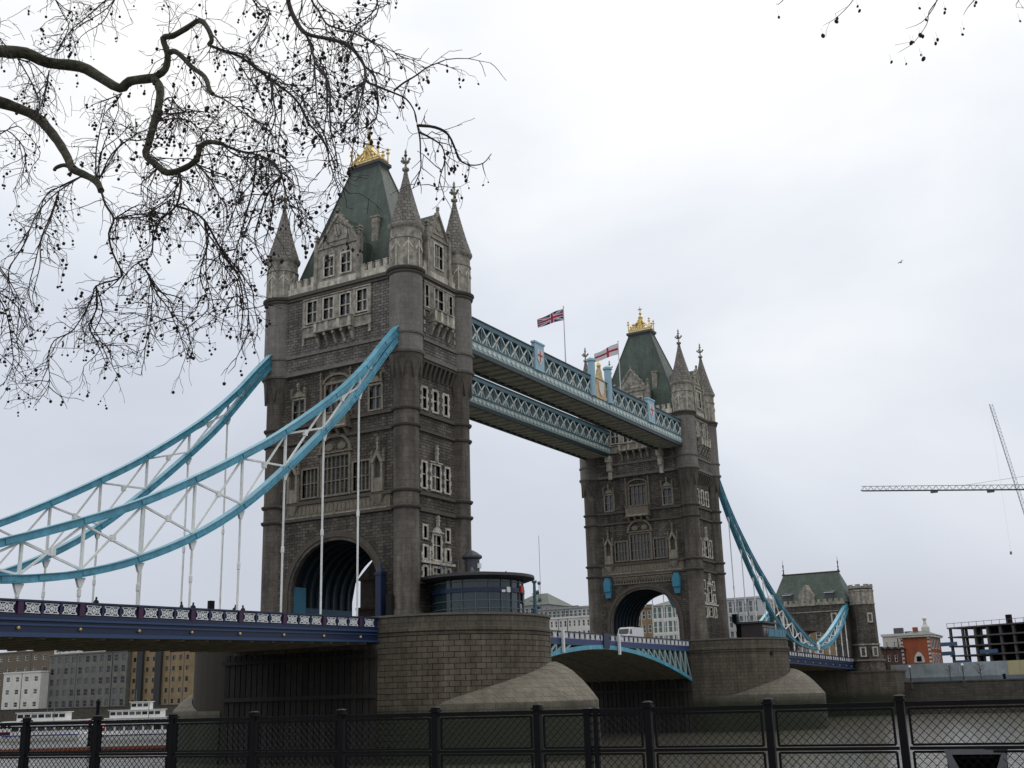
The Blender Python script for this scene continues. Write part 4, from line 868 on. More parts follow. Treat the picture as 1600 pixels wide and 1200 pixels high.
for z in (1.0, 1.85, 2.65, 4.6): MB().prism(cyl_pts(CR+.02, z), cyl_pts(CR+.02, z+.09)).build('transom', M_CF, CAB)
for k in range(12):
    a = math.pi+math.pi*k/11-.05
    ca, sa = math.cos(a), math.sin(a); MB().fb(Face((0, 0, 0), (-sa, ca, 0), (ca, sa, 0)), -.05, .05, 1.0, 4.9, CR-.15, CR+.06).build('mullion', M_CF, CAB)
rf = MB(); rf.prism(cyl_pts(CR+.5, 4.9), cyl_pts(CR+1.25, 5.15)); rf.prism(cyl_pts(CR+1.25, 5.153), cyl_pts(CR+1.2, 5.45)); rf.prism(cyl_pts(CR+1.2, 5.453), cyl_pts(2.0, 5.95)); rf.build('roof', mat('cabin_roof', (.045, .040, .043), .6, var=.2), CAB)
F = Face((0, 0, 0), (math.sin(-1.95)*-1, math.cos(-1.95), 0), (math.cos(-1.95), math.sin(-1.95), 0))
for u in (-.35, .3): MB().fb(F, u-.22, u+.22, 3.5, 3.75+.3*(u > 0), CR+.1, CR+.2).build('band_emblem', M_WHITE, CAB)
def cab_face(a): return Face((0, 0, 0), (-math.sin(a), math.cos(a), 0), (math.cos(a), math.sin(a), 0))
F = cab_face(-1.42); MB().fb(F, -.28, .28, 3.6, 4.3, CR+.1, CR+.25).build('lifebuoy_box', mat('red_box', (.6, .03, .02), .5), CAB)
MB().fb(cab_face(-1.12), -.9, .9, 2.5, 4.4, CR-.02, CR+.03).build('blind', mat('blind_grey', (.22, .24, .25), .7), CAB)
MB().lathe(.9, 1.2, [(.85, 5.8), (.85, 7.6), (1.15, 7.75), (1.15, 7.95), (.6, 8.35), (.15, 8.6)], 10).build('roof_lantern', mat('lantern_dark', (.06, .065, .075), .6), CAB)
MB().lathe(.9, .28, [(.25, 6.6), (.25, 7.1)], 8).build('lantern_light', M_WHITE, CAB)
rl = MB()
for k in range(9): a = 1.2+k*.26; rl.tube([(3.4*math.cos(a)-1, 3.4*math.sin(a), 5.6), (3.4*math.cos(a)-1, 3.4*math.sin(a), 6.9)], .025, 5)
for z in (6.3, 6.9): rl.tube([(3.4*math.cos(1.2+k*.26)-1, 3.4*math.sin(1.2+k*.26), z) for k in range(9)], .025, 5)
rl.build('roof_railing', M_CF, CAB)
for k, (x, y) in enumerate(((-2.6, -1), (3.4, -1.6), (4.2, 0))): MB().lathe(x, y, [(.22, 5.4), (.2, 6.0), (.05, 6.35)], 6).build('roof_vent', M_CF, CAB)
# signal mast
p = pY(836, 950, -17.5)
SM = empty('signal_mast', (p.x, p.y, -1.45), 0, 'pale blue signal mast with lamps beside the glass cabin', 'mast')
MB().lathe(0, 0, [(.35, 0), (.3, 2.2), (.2, 2.5), (.16, 5.1), (.3, 5.2), (.3, 5.4)], 8).build('post', M_TEAL, SM); MB().tube([(.3, -.6, 1.5), (.3, -.6, 10.4)], .025, 5).build('aerial', M_CF, SM)
for z, l in ((3.1, 1.0), (2.3, .7), (3.9, .5)): MB().bar((-l, 0, z), (l, 0, z), .1, .1).build('arm', M_TEAL, SM); MB().sphere((l, -.1, z+.25), .24, 6, 4).build('lamp', M_CF, SM)
MB().tube([(.9, 0, 3.1), (1.1, 0, 5.2)], .04, 5).sphere((1.1, 0, 5.2), .22, 6, 4).build('camera_arm', M_CF, SM)

# ------------------------------------------------------------------ fittings on the far pier
RL_ = empty('pier_railing', (D, 0, -.28), 0, 'blue panelled railing round the end of the far pier', 'railing')
n = 22
pts = [((RP-.3)*math.cos(math.pi+math.pi*i/n), -YP+(RP-.3)*math.sin(math.pi+math.pi*i/n)) for i in range(n+1)]
for (x0, y0), (x1, y1) in zip(pts[:-1], pts[1:]):
    if x0 < -4.5: continue
    MB().bar((x0, y0, 1.55), (x1, y1, 1.55), .1, .14).build('top_rail', M_TEAL, RL_); MB().bar((x0, y0, .75), (x1, y1, .75), .04, 1.2).build('infill_panel', mat('rail_teal', (.10, .24, .32), .6), RL_); MB().tube([(x0, y0, 0), (x0, y0, 1.75)], .07, 6).build('post', M_TEAL, RL_)
p = pY(1183, 990, -15)
PH = empty('pier_hut', (p.x, -15, -1.45), 0, 'low dark hut with pale window band on the far pier', 'hut')
MB().box(-3.6, 3.2, -2.2, 2.2, 0, 4.0).build('wall', mat('hut_wall', (.06, .052, .05), .8, var=.2), PH); MB().box(-4.0, 3.6, -2.6, 2.6, 4.0, 4.3).build('roof', M_LEAD, PH)
for k in range(4): MB().box(-3.0+k*1.6, -1.9+k*1.6, -2.24, -2.18, 1.8, 3.2).build('window', mat('hut_pane', (.15, .15, .14), .2), PH)
MB().box(-3.4, 3.0, -2.27, -2.19, 3.35, 3.6).build('pale_band', M_LIMED, PH)
p = pY(1155, 985, -13)
MS = empty('far_signal_mast', (p.x, -13, -1.45), 0, 'short blue signal mast beside the hut on far pier', 'mast'); MB().lathe(0, 0, [(.3, 0), (.22, 5.2)], 8).build('post', M_TEAL, MS); MB().bar((-1.6, 0, 4.7), (1.6, 0, 4.7), .15, .2).build('arm', M_TEAL, MS); MB().box(-2.0, -1.2, -.4, .4, 4.2, 5.6).build('lamp_box', M_BLACK, MS); MB().box(-.5, .3, -.5, .3, 1.2, 4.2).build('control_cabinet', M_BLACK, MS)
# low buildings on the near pier are hidden; coil of rope by the turret
# ------------------------------------------------------------------ abutment gatehouse (far end)
AX = 170.5
AB = empty('gatehouse', (AX, 0, -8.2), 0, 'castle-like stone gatehouse with green hipped roof at the far bridge end', 'gatehouse')
def ab(mb, nm, m, par=AB): return mb.build(nm, m, par)
FA = Face((0, 0, 8.2), (0, 1, 0), (-1, 0, 0))
mb = MB(); arch_strip(mb, FA, 6.2, 0.5, 4.6, 11.4, -9.4, 9.4, -10.5); o = ab(mb, 'wall', M_ROCK)
mb = MB(); arch_ring(mb, FA, 6.2, 4.6, 6.9, 5.3, .5, -3.5, -1.2, .2); ab(mb, 'arch_ring', M_TRIM)
mb = MB(); arch_ring(mb, Face((5.5, 0, 8.2), (0, 1, 0), (-1, 0, 0)), 6.4, 4.8, 8.0, 6.2, .5, -3.5, -5.5, 5.3); ab(mb, 'passage_vault', M_ASH)
ab(MB().box(.6, 11, -9.4, -6.4, -8, 19.4).box(.6, 11, 6.4, 9.4, -8, 19.4).box(.6, 11, -6.4, 6.4, 14.8, 19.4), 'body', M_ROCK)
mb = MB().fb(FA, -9.4, 9.4, 10.9, 11.6, -.3, .25).fb(FA, -9.4, 9.4, 9.3, 9.5, 0, .15)
for k in range(14): mb.fb(FA, -9.2+k*1.36, -9.2+k*1.36+.8, 11.6, 12.3, -.3, .22)
ab(mb, 'parapet', M_LIMED)
rb = [(.6, -9.8, 19.6), (10.6, -9.8, 19.6), (10.6, 8.6, 19.6), (.6, 8.6, 19.6)]; rt = [(5.2, -7.2, 27.2), (6.0, -7.2, 27.2), (6.0, 6.4, 27.2), (5.2, 6.4, 27.2)]
rm = [(2.2, -8.9, 22.5), (9.0, -8.9, 22.5), (9.0, 7.8, 22.5), (2.2, 7.8, 22.5)]
o = ab(MB().prism(rb, rm, cap=False).prism(rm, rt), 'roof', M_SLATE); ab(MB().box(5.1, 6.1, -7.5, 6.7, 27.1, 27.45), 'ridge', mat('ridge_red', (.06, .035, .035), .7), o)
for y in (-7.2, 6.4): ab(MB().lathe(5.6, y, [(.3, 27.4), (.12, 28), (.2, 28.5), (.08, 28.8), (.18, 29.6), (.05, 30), (.03, 31)], 6), 'ridge_finial', M_LEAD, o)
FD = Face((0.3, 0, 8.2), (0, 1, 0), (-1, 0, 0))
ab(MB().fprism(FD, [(-2.1, 11.6), (1.7, 11.6), (1.7, 13.4), (-.2, 16.0), (-2.1, 13.4)], -3, 0).fb(FD, -.8, .4, 12.6, 13.9, 0, .08), 'dormer', M_LIMED, AB)
for y in (-5.6, 4.6):
    q = ab(MB().box(.9, 3.2, y-1.0, y+1.0, 20.2, 22.4), 'skylight', M_LEAD); ab(MB().hexa([(.6, y-1.1, 21.9), (.6, y+1.1, 21.9), (3.2, y+1.1, 22.6), (3.2, y-1.1, 22.6), (.6, y-1.1, 22.1), (.6, y+1.1, 22.1), (3.2, y+1.1, 22.8), (3.2, y-1.1, 22.8)]), 'skylight_lid', mat('pale_lid', (.4, .43, .46), .3), q)
for y in (-6.6, 5.4): window(AB, Face((0, y, 8.2), (0, 1, 0), (-1, 0, 0)), -.4, .4, 6.9, 8.6, sur=.35, proud=.14)
# stair turret on the river side, battered below
mb = MB(); s8 = lambda r, z, k=1.0: [(4.0+r*math.cos(R(22.5)+k_*math.pi/4), -12.4+r*math.sin(R(22.5)+k_*math.pi/4), z) for k_ in range(8)]
mb.prism(s8(4.9, -8), s8(4.6, -1.0), cap=False); mb.prism(s8(4.6, -1.0), s8(3.6, 6), cap=False); mb.prism(s8(3.6, 6), s8(2.95, 9.5), cap=False); mb.prism(s8(2.95, 9.5), s8(2.8, 22.6)); ab(mb, 'stair_turret', M_ROCK)
ab(MB().prism(s8(2.85, 19.0), s8(2.85, 22.0)), 'pale_drum', M_LIMED)
for z in (21.9, 18.8, 9.4, 5.8): ab(MB().prism(s8(3.0 if z > 12 else (3.2 if z > 8 else 4.0), z), s8(3.0 if z > 12 else (3.2 if z > 8 else 4.0), z+.35)), 'string_course', M_LIMED if z > 8 else M_BROWN)
for k in range(8): a = k*math.pi/4; ab(MB().fb(Face((4, -12.4, 0), (-math.sin(a), math.cos(a), 0), (math.cos(a), math.sin(a), 0)), -.55, .55, 22.6, 23.5, 2.3, 2.8), 'merlon', M_LIMED)
for a, z, r in ((R(225), 14.8, 2.66), (R(225), 7.0, 3.35), (R(180), 7.0, 3.35)):
    Fw = Face((4+r*math.cos(a), -12.4+r*math.sin(a), 0), (-math.sin(a), math.cos(a), 0), (math.cos(a), math.sin(a), 0)); window(AB, Fw, -.4, .4, z, z+1.7, sur=.3, deep=-.02, proud=.25)
ab(MB().box(-1.2, 9, -19.5, -8.3, -8, 3.2).box(-1.4, 9.2, -19.7, -8.2, 3.2, 3.6), 'abutment_base', M_PIERT)
ab(MB().box(-1.0, 8.9, -8.4, 24, -8, 4.0), 'abutment_base', M_PIERT)

# ------------------------------------------------------------------ buildings on the banks
def building(name, label, cat, P0, P1, depth, z0, z1, nb, nf, wallm, winm, wf=.5, hf=.6, frame=None, roof='flat', group=None, zg=None, side_bays=0):
    P0 = Vector((P0[0], P0[1], 0)); P1 = Vector((P1[0], P1[1], 0)); ud = (P1-P0); Ln = ud.length; ud.normalize(); nd = Vector((ud.y, -ud.x, 0))
    if nd.dot(Vector((CAM.x, CAM.y, 0))-P0) < 0: nd = -nd
    o = empty(name, tuple(P0+Vector((0, 0, z0))), 0, label, cat, group); F = Face((0, 0, 0), ud, nd); H = z1-z0
    bw = Ln/nb; fh = H/nf; holes = []
    for i in range(nb):
        for j in range(nf): holes.append((bw*(i+.5-wf/2), bw*(i+.5+wf/2), fh*(j+.5-hf/2), fh*(j+.5+hf/2)))
    w = MB().wall(F, 0, Ln, 0, H, holes, .35); 
    q = [F.p(0, 0), F.p(Ln, 0), F.p(Ln, 0, -depth), F.p(0, 0, -depth)]; t = [F.p(0, H), F.p(Ln, H), F.p(Ln, H, -depth), F.p(0, H, -depth)]
    w.add(q+t, [(1, 2, 6, 5), (2, 3, 7, 6), (3, 0, 4, 7), (4, 5, 6, 7)]); w.build('wall', wallm, o)
    if holes:
        a, b, c, d = bw*wf/2, 0, fh*hf/2, 0
        wm = MB().fb(F, -a, a, -c, c, -.34, -.28); fr = MB(); tk = .12
        fr.fb(F, -a, -a+tk, -c, c, -.28, -.1); fr.fb(F, a-tk, a, -c, c, -.28, -.1); fr.fb(F, -a+tk, a-tk, c-tk, c, -.28, -.1); fr.fb(F, -a+tk, a-tk, -c, -c+tk, -.28, -.1); fr.fb(F, -a+tk, a-tk, -.05, .05, -.28, -.14)
        wme = wm.mesh('pane', winm); fme = fr.mesh('window', frame or M_WHITE)
        for h in holes:
            p = F.p((h[0]+h[1])/2, (h[2]+h[3])/2); f = inst('window', fme, o, p); inst('pane', wme, f)
    rr = random.Random(len(name)+int(Ln*10))
    if roof == 'flat':
        MB().fb(F, -.3, Ln+.3, H+.003, H+.6, -depth-.2, .3).build('cornice', wallm, o)
        for k in range(max(2, int(Ln/9))): u_ = Ln*rr.uniform(.05, .9); MB().fb(F, u_, u_+rr.uniform(.8, 2.5), H+.603, H+rr.uniform(1.2, 2.4), -depth*.6, -depth*.6+rr.uniform(1, 2.5)).build('roof_plant', M_LEAD, o)
        for k in range(max(2, int(nb/3))): u_ = bw*rr.randint(1, max(1, nb-1)); MB().fb(F, u_-.07, u_+.07, 0, H, .0, .14).build('downpipe', M_LEAD, o)
    elif roof == 'hip':
        a = [F.p(-.5, H+.003, .5), F.p(Ln+.5, H+.003, .5), F.p(Ln+.5, H+.003, -depth-.5), F.p(-.5, H+.003, -depth-.5)]; k = min(Ln, depth)*.35; hh = roof_h = min(Ln, depth)*.3
        b = [F.p(k, H+hh, -depth/2+.2), F.p(Ln-k, H+hh, -depth/2+.2), F.p(Ln-k, H+hh, -depth/2-.2), F.p(k, H+hh, -depth/2-.2)]; MB().prism(a, b).build('roof', M_SLATE, o)
    elif roof == 'gable':
        MB().fprism(F, [(-.3, H), (Ln+.3, H), (Ln/2, H+Ln*.42)], -depth, .3).build('roof', mat('dark_tiles', (.045, .035, .035), .8, var=.3), o)
    return o, F, Ln, H
M_YB = masonry('yellow_brick', (.29, .215, .12), (.235, .175, .098), (.2, .15, .09), .5, .2, bump=.2, var=.2)
M_GB = masonry('grey_brick', (.20, .195, .18), (.16, .155, .145), (.07, .07, .065), .5, .2, bump=.2, var=.2)
M_RB = masonry('red_brick', (.42, .11, .045), (.36, .09, .04), (.25, .1, .06), .5, .2, bump=.2, var=.15)
M_WB = mat('white_render', (.62, .61, .57), .8, var=.12, vscale=.3, streak=.12)
M_GC = mat('grey_concrete', (.26, .26, .26), .85, var=.2, vscale=.3, streak=.15)
M_WGL = mat('building_glass', (.045, .05, .055), .12, rand=.9)
ZG = -7.9
def gp(u, X): p = pX(u, 1080, X); return (p.x, p.y)
def zt(u, v, X): return pX(u, v, X).z
# far bank seen under the deck, left
building('grey_warehouse', 'dark grey riverside warehouse with rows of windows under the deck', 'warehouse', gp(74, 220), gp(196, 220), 30, ZG, zt(130, 1022, 220), 11, 5, M_GB, M_WGL, .52, .6, mat('frame_grey', (.2, .2, .2), .6), 'flat')
o, F, Ln, H = building('white_roof_storey', 'set-back pale top storey of the grey warehouse', 'penthouse', gp(80, 224), gp(176, 224), 20, zt(130, 1022, 220)+.7, zt(130, 1012, 224)+1.0, 10, 1, M_WB, M_WGL, .5, .5, None, 'flat')
building('yellow_warehouse', 'yellow brick warehouse with small square windows right of the grey one', 'warehouse', gp(203, 222), gp(296, 222), 30, ZG, zt(250, 1004, 222), 9, 6, M_YB, M_WGL, .4, .42, mat('frame_dark', (.05, .05, .05), .6), 'flat')
for u in (217, 246):
    pp = gp(u, 221.2); q = MB().box(pp[0]-.6, pp[0]+.2, pp[1]-1.6, pp[1]+1.6, ZG, zt(250, 1006, 222)).build('hoist_bay', mat('bay_dark', (.03, .032, .036), .7)); tag(q, ('left' if u == 217 else 'right')+' dark hoist bay on the yellow warehouse front', 'bay', 'hoist bays on the yellow warehouse')
building('white_house', 'low white waterside house at the left edge under the deck', 'house', gp(4, 216), gp(62, 216), 18, ZG, zt(30, 1052, 216), 4, 3, M_WB, M_WGL, .4, .4, None, 'flat')
building('brown_block', 'plain brown block rising behind the low white house', 'building', gp(-60, 240), gp(72, 240), 20, ZG, zt(30, 1020, 240), 10, 5, mat('brown_render', (.14, .115, .085), .85, var=.2), M_WGL, .35, .4, None, 'flat')
# between the towers
building('white_terrace', 'white building with black windows beyond the drawbridge', 'building', gp(862, 230), gp(935, 230), 20, ZG, zt(890, 966, 230), 10, 7, M_WB, M_WGL, .55, .6, None, 'flat')
building('glass_roof_block', 'long grey glazed top storey behind the white building', 'building', gp(840, 250), gp(935, 250), 20, ZG, zt(890, 951, 250), 14, 9, M_GC, mat('blue_glass', (.06, .085, .10), .15), .8, .7, None, 'flat')
building('dark_roof_block', 'distant dark roofed block behind the near pier mast', 'building', gp(800, 270), gp(862, 270), 20, ZG, zt(830, 946, 270), 8, 8, M_GC, M_WGL, .6, .5, None, 'hip')
# seen through the far arch
o, F, Ln, H = building('glass_atrium', 'pale glass and white framed block seen through the far arch', 'building', gp(1026, 205), gp(1066, 205), 20, ZG, zt(1040, 946, 205), 5, 6, M_WB, mat('teal_glass', (.10, .15, .14), .12), .82, .82, M_WHITE, 'hip')
building('tan_block', 'tan brick block left of the glass one inside far arch', 'building', gp(990, 212), gp(1026, 212), 20, ZG, zt(1010, 950, 212), 4, 6, M_YB, M_WGL, .6, .6, M_WHITE, 'flat')
# behind the far pier
building('glass_office', 'grey glass office with white fins behind the far pier', 'office', gp(1131, 232), gp(1196, 232), 22, ZG, zt(1165, 936, 232), 8, 6, mat('pale_panel', (.42, .44, .46), .5), mat('sky_glass', (.12, .14, .16), .12), .8, .8, M_WHITE, 'flat')
# right bank
building('approach_block', 'tan block glimpsed through the gatehouse arch', 'building', (218, 28), (216, 9), 15, ZG, 12, 6, 5, M_YB, M_WGL, .45, .5, None, 'flat')
RBH, F, Ln, H = building('red_brick_house', 'bright red brick house with white corner stones on the far bank', 'house', gp(1416, 196), gp(1462, 196), 14, ZG, zt(1440, 995, 196), 1, 1, M_RB, M_WGL, .001, .001, None, 'none')
MB().fb(F, -.6, Ln+.6, H, H+.5, -14.5, .6).build('eaves', M_WB, RBH); MB().prism([F.p(-.8, H+.5, .8), F.p(Ln+.8, H+.5, .8), F.p(Ln+.8, H+.5, -15), F.p(-.8, H+.5, -15)], [F.p(2.5, H+1.7, -5), F.p(Ln-2, H+1.7, -5), F.p(Ln-2, H+1.7, -9), F.p(2.5, H+1.7, -9)]).build('roof', M_SLATE, RBH)
for k in range(9):
    for u in (0, Ln): z = 3.2+k*.95; MB().fb(F, u-.05-(.5 if u else 0), u+.05+(.5 if not u else 0), z, z+.5, -.1, .08).build('quoin', M_WB, RBH)
c = Ln*.58
wdw = MB().fprism(F, [(c-1.3, 5.2), (c+1.3, 5.2), (c+1.15, 6.4), (c+.6, 7.4), (c, 7.8), (c-.6, 7.4), (c-1.15, 6.4)], 0, .1).build('window', M_WB, RBH); MB().fb(F, c-.6, c+.6, 5.4, 6.7, .1, .13).build('pane', M_WGL, wdw)
FS = Face(F.p(Ln, 0, 0), tuple(-F.n), tuple(F.u))
for j in range(2):
    for i in range(3): window(RBH, FS, 1.5+i*4, 3.1+i*4, 4.6+j*4, 7.2+j*4, nl=2, sur=.25, deep=-.02, proud=.14, m=M_WB)
MB().lathe(*F.p(5, 0, -7)[:2], [(1.0, H+1.2), (1.0, H+2.6), (.5, H+3.3), (.3, H+4.2)], 8).build('cupola', M_WB, RBH); MB().sphere(F.p(5, H+4.7, -7), .55, 8, 5).build('gilt_ball', mat('pale_gold', (.8, .72, .5), .4, .3), RBH)
MB().box(*sorted((F.p(3.6, 0, -4)[0], F.p(3.6, 0, -4)[0]+.8)), *sorted((F.p(3.6, 0, -4)[1], F.p(3.6, 0, -4)[1]+1.2)), H+.6, H+2.6).build('chimney', M_RB, RBH)
building('white_gable_house', 'white rendered house left of the red brick one', 'house', gp(1388, 206), gp(1424, 206), 12, ZG, zt(1400, 994, 206), 3, 3, M_WB, M_WGL, .25, .3, None, 'flat')
for k in range(5):
    u = 1368+k*11
    building('small_dark_house', ('first', 'second', 'third', 'fourth', 'fifth')[k]+' from left in the row of dark gabled cottages', 'cottage', gp(u, 192+k), gp(u+10.5, 192+k), 8, ZG, zt(u, 1014, 192), 1, 2, mat('cottage_wall', (.13, .07, .055), .8, var=.3), M_WGL, .4, .4, None, 'gable', 'gabled cottages on the far bank')
# concrete frame under construction
CF = empty('concrete_frame', (*gp(1492, 215), ZG), 0, 'unfinished concrete building frame with open floors on the right', 'construction')
P0 = Vector((*gp(1492, 215), 0)); P1 = Vector((*gp(1690, 200), 0)); ud = (P1-P0); Ln = ud.length; ud.normalize(); nd = Vector((ud.y, -ud.x, 0)); nd = nd if nd.dot(Vector((-1, 0, 0))) > 0 else -nd
F = Face((0, 0, 0), ud, nd); hh = zt(1495, 980, 215)-ZG; M_CON = mat('raw_concrete', (.085, .083, .085), .9, var=.25, vscale=.4); nfl = 6
for j in range(nfl+1): MB().fb(F, 0, Ln, hh*j/nfl-.35, hh*j/nfl, -14, 0).build('floor_slab', M_CON, CF)
for i in range(int(Ln/3.64)+1):
    for dd in (-.4, -7, -13.4): MB().fb(F, i*5.2*.7+.2, i*5.2*.7+.75, 0, hh, dd-.6, dd).build('column', M_CON, CF)
for i in range(8): MB().fb(F, 7+i*5.2, 12.1+i*5.2, .2, hh-.4, -9, -8.7).build('core_wall', mat('dark_screen', (.04, .045, .055), .8), CF)
for i in range(int(Ln/2.2)): MB().fb(F, i*2.2, i*2.2+.08, hh, hh+1.1, -.1, 0).build('guard_post', mat('guard_red', (.16, .05, .08), .6), CF)
MB().fb(F, 0, Ln, hh+.95, hh+1.05, -.1, 0).build('guard_rail', MATS['guard_red'], CF)
for i, (u0, j) in enumerate(((-2.5, 4), (-3.5, 3), (1, 2), (9, 3))): MB().fb(F, u0, u0+5, hh*j/nfl+.02, hh*j/nfl+1.0, -.05, .3).build('blue_sheeting', mat('sheet_blue', (.06, .13, .22), .7), CF)
MB().fb(F, 14, 15.2, hh, hh+2.4, -6, -5).build('hoist_box', M_BLACK, CF)
for i in range(8):
    MB().fb(F, 1+i*4.1, 4.6+i*4.1, .1, 2.6, 1.5, 4).build('site_container', [mat('site_red', (.20, .06, .05), .7), mat('site_grey', (.14, .14, .15), .7)][i % 2], CF)
# hoarding along the quay: separate panels
HD = empty('hoarding', (*gp(1396, 186), ZG), 0, 'long pale blue-grey hoarding fence along the far quay', 'fence')
P0 = Vector((*gp(1396, 186), 0)); P1 = Vector((*gp(1700, 184), 0)); ud = P1-P0; Ln = ud.length; ud.normalize(); nd = Vector((-1, 0, 0)); F = Face((0, 0, 0), ud, nd); n = 16; st = Ln/n; top = zt(1396, 1039, 186)-ZG
for k in range(n):
    yel = k >= 10
    MB().fb(F, k*st+.02, (k+1)*st-.02, 1.5, top, -.1, 0).build('panel', mat('panel_yellow', (.42, .38, .22), .7, var=.15, vscale=.2) if yel else mat('panel_pale', (.29, .335, .36), .6, var=.45, vscale=.25), HD)
    MB().fb(F, k*st+.02, (k+1)*st-.02, 0, 1.49, -.1, .02).build('lower_panel', mat('panel_slate', (.14, .17, .20), .7, var=.2), HD)
MB().box(2, 2.4, 1.2, 7.5, 0, 5.2).box(-3, 2, 7.2, 7.5, 0, 5.0).build('end_screen', mat('dark_screen2', (.03, .035, .05), .8, var=.3), HD)
# lamp posts with globes on the quay
for k, (u, lb) in enumerate(((1425, 'left of the two globe lamp posts on the far quay wall'), (1508, 'right of the two globe lamp posts on the far quay wall'))):
    pp = pX(u, 1075, 177.5); q = empty('lamp_post', (177.5, pp.y, -7.35), 0, lb, 'lamp post', 'globe lamps on the far quay')
    MB().lathe(0, 0, [(.55, -1.6), (.5, -.2), (.55, 0), (.28, .15), (.22, .9), (.13, 1.1), (.11, 3.0), (.2, 3.1)], 8).build('post', mat('lamp_stone_black', (.05, .05, .05), .6), q); MB().sphere((0, 0, 3.4), .33, 10, 6).build('globe', mat('lamp_globe', (.8, .82, .82), .3), q)
# small bare street trees in front of the hoarding
def bare_sapling(u, X, h, label, seed):
    r = random.Random(seed); pp = gp(u, X); T = empty('bare_sapling', (*pp, -7.6), 0, label, 'tree', 'bare saplings by the hoarding')
    MB().tube([(0, 0, 0), (.05, .05, h*.45), (0, .1, h*.8)], [.09, .07, .03], 6).build('trunk', mat('sapling_bark', (.06, .05, .045), .9), T); c = MB()
    for k in range(46):
        z = h*r.uniform(.3, .8); a = r.uniform(0, 6.28); l = r.uniform(.8, 1.9)*(1.2-z/h); p = Vector((.03, .06, z)); d = Vector((math.cos(a), math.sin(a), r.uniform(.1, .8))); pts = [p]
        for s in range(4): p = p+d*l/3; d += Vector((r.uniform(-.4, .4), r.uniform(-.4, .4), r.uniform(-.1, .4))); pts.append(p)
        c.tube(pts, [.03, .022, .016, .012, .008], 4)
    tag(c.build('crown', MATS['sapling_bark'], T), kind='stuff')
bare_sapling(1488, 183, 4.6, 'left bare sapling standing before the pale hoarding', 3); bare_sapling(1536, 183, 4.8, 'right bare sapling standing before the pale hoarding', 5)
q = MB().box(177.3, 177.8, pX(1407, 1068, 177.5).y-.5, pX(1407, 1068, 177.5).y+.5, -7.35, -6.9).build('white_mooring_box', M_WB); tag(q, 'small white box on the quay wall near the gatehouse', 'box')
q = MB().lathe(177.6, pX(1570, 1062, 177.6).y, [(.3, -7.35), (.3, -6.4), (.4, -6.35), (.4, -6.2)], 8).build('quay_bollard', M_BLACK); tag(q, 'small dark bollard on the far quay wall at right', 'bollard')

# ------------------------------------------------------------------ cranes
M_CR = mat('crane_grey', (.10, .11, .13), .6); M_CRP = mat('crane_pale', (.36, .40, .44), .6)
def truss(a, b, wd, ht, n, par, nm, m, tr=.07, tri=True):
    a = Vector(a); b = Vector(b); t = (b-a).normalized(); sd = t.cross(Vector((0, 0, 1))); sd = sd.normalized() if sd.length > 1e-3 else Vector((0, 1, 0)); up = sd.cross(t); mb = MB()
    cor = [sd*wd/2, -sd*wd/2, up*ht] if tri else [sd*wd/2+up*ht/2, -sd*wd/2+up*ht/2, -sd*wd/2-up*ht/2, sd*wd/2-up*ht/2]
    for i, c in enumerate(cor): mb.tube([a+c, b+c], tr*(1.7 if tri and i < 2 else 1), 5)
    for k in range(n):
        p0 = a+(b-a)*k/n; p1 = a+(b-a)*(k+1)/n; pm = (p0+p1)/2
        if tri:
            for c in cor[:2]: mb.tube([p0+c, pm+cor[2]], tr*.55, 4); mb.tube([pm+cor[2], p1+c], tr*.55, 4)
            mb.tube([p0+cor[0], p1+cor[1]], tr*.5, 4)
        else:
            for i in range(4): c, d = cor[i], cor[(i+1) % 4]; mb.tube([p0+c, p1+d], tr*.55, 4); mb.tube([p0+c, p0+d], tr*.55, 4)
    return mb.build(nm, m, par)
X = 330
J0 = pX(1346, 767, X); J1 = pX(1720, 764, X-10); JT = pX(1660, 640, X-8)
C1 = empty('tower_crane', (J1.x, J1.y, ZG), 0, 'tower crane whose long horizontal jib enters from the right', 'crane'); off = Vector((J1.x, J1.y, ZG))
truss(J0-off, J1-off, 1.6, 1.7, 34, C1, 'jib', M_CR, .11); truss((0, 0, 0), (0, 0, J1.z-ZG+8), 1.8, 1.8, 26, C1, 'mast', M_CR, .12, False)
for f in (.45, .75): q = J0.lerp(J1, f); MB().tube([q-off+Vector((0, 0, 1.6)), Vector((0, 0, J1.z-ZG+8))], .05, 4).build('tie_bar', M_CR, C1)
for f in (.33, .57): q = J0.lerp(J1, f)-off; MB().box(q.x-.6, q.x+.6, q.y-1.2, q.y+1.2, q.z-.9, q.z-.15).build('trolley', M_CR, C1)
MB().box(-1.2, 1.2, -8, -4, J1.z-ZG-.5, J1.z-ZG+2).build('counterweight', M_CON, C1)
X = 400
L0 = pX(1546, 632, X); L1 = pX(1612, 840, X)
C2 = empty('luffing_crane', (L1.x, L1.y, ZG), 0, 'raised slanting jib of a second, paler crane at the right edge', 'crane'); off = Vector((L1.x, L1.y, ZG))
truss(L1-off, L0-off, 1.3, 1.2, 34, C2, 'jib', M_CRP, .085); truss((0, 0, 0), (0, 0, L1.z-ZG), 2, 2, 20, C2, 'mast', M_CRP, .12, False); q = L0-off
MB().tube([q, (q.x, q.y, q.z-62)], .018, 4).build('hoist_rope', M_CRP, C2); MB().box(q.x-.35, q.x+.35, q.y-.35, q.y+.35, q.z-63.2, q.z-62).build('hook_block', M_CR, C2)
MB().box(-3, 6, -1.5, 1.5, L1.z-ZG, L1.z-ZG+2.5).build('machine_deck', M_CRP, C2)

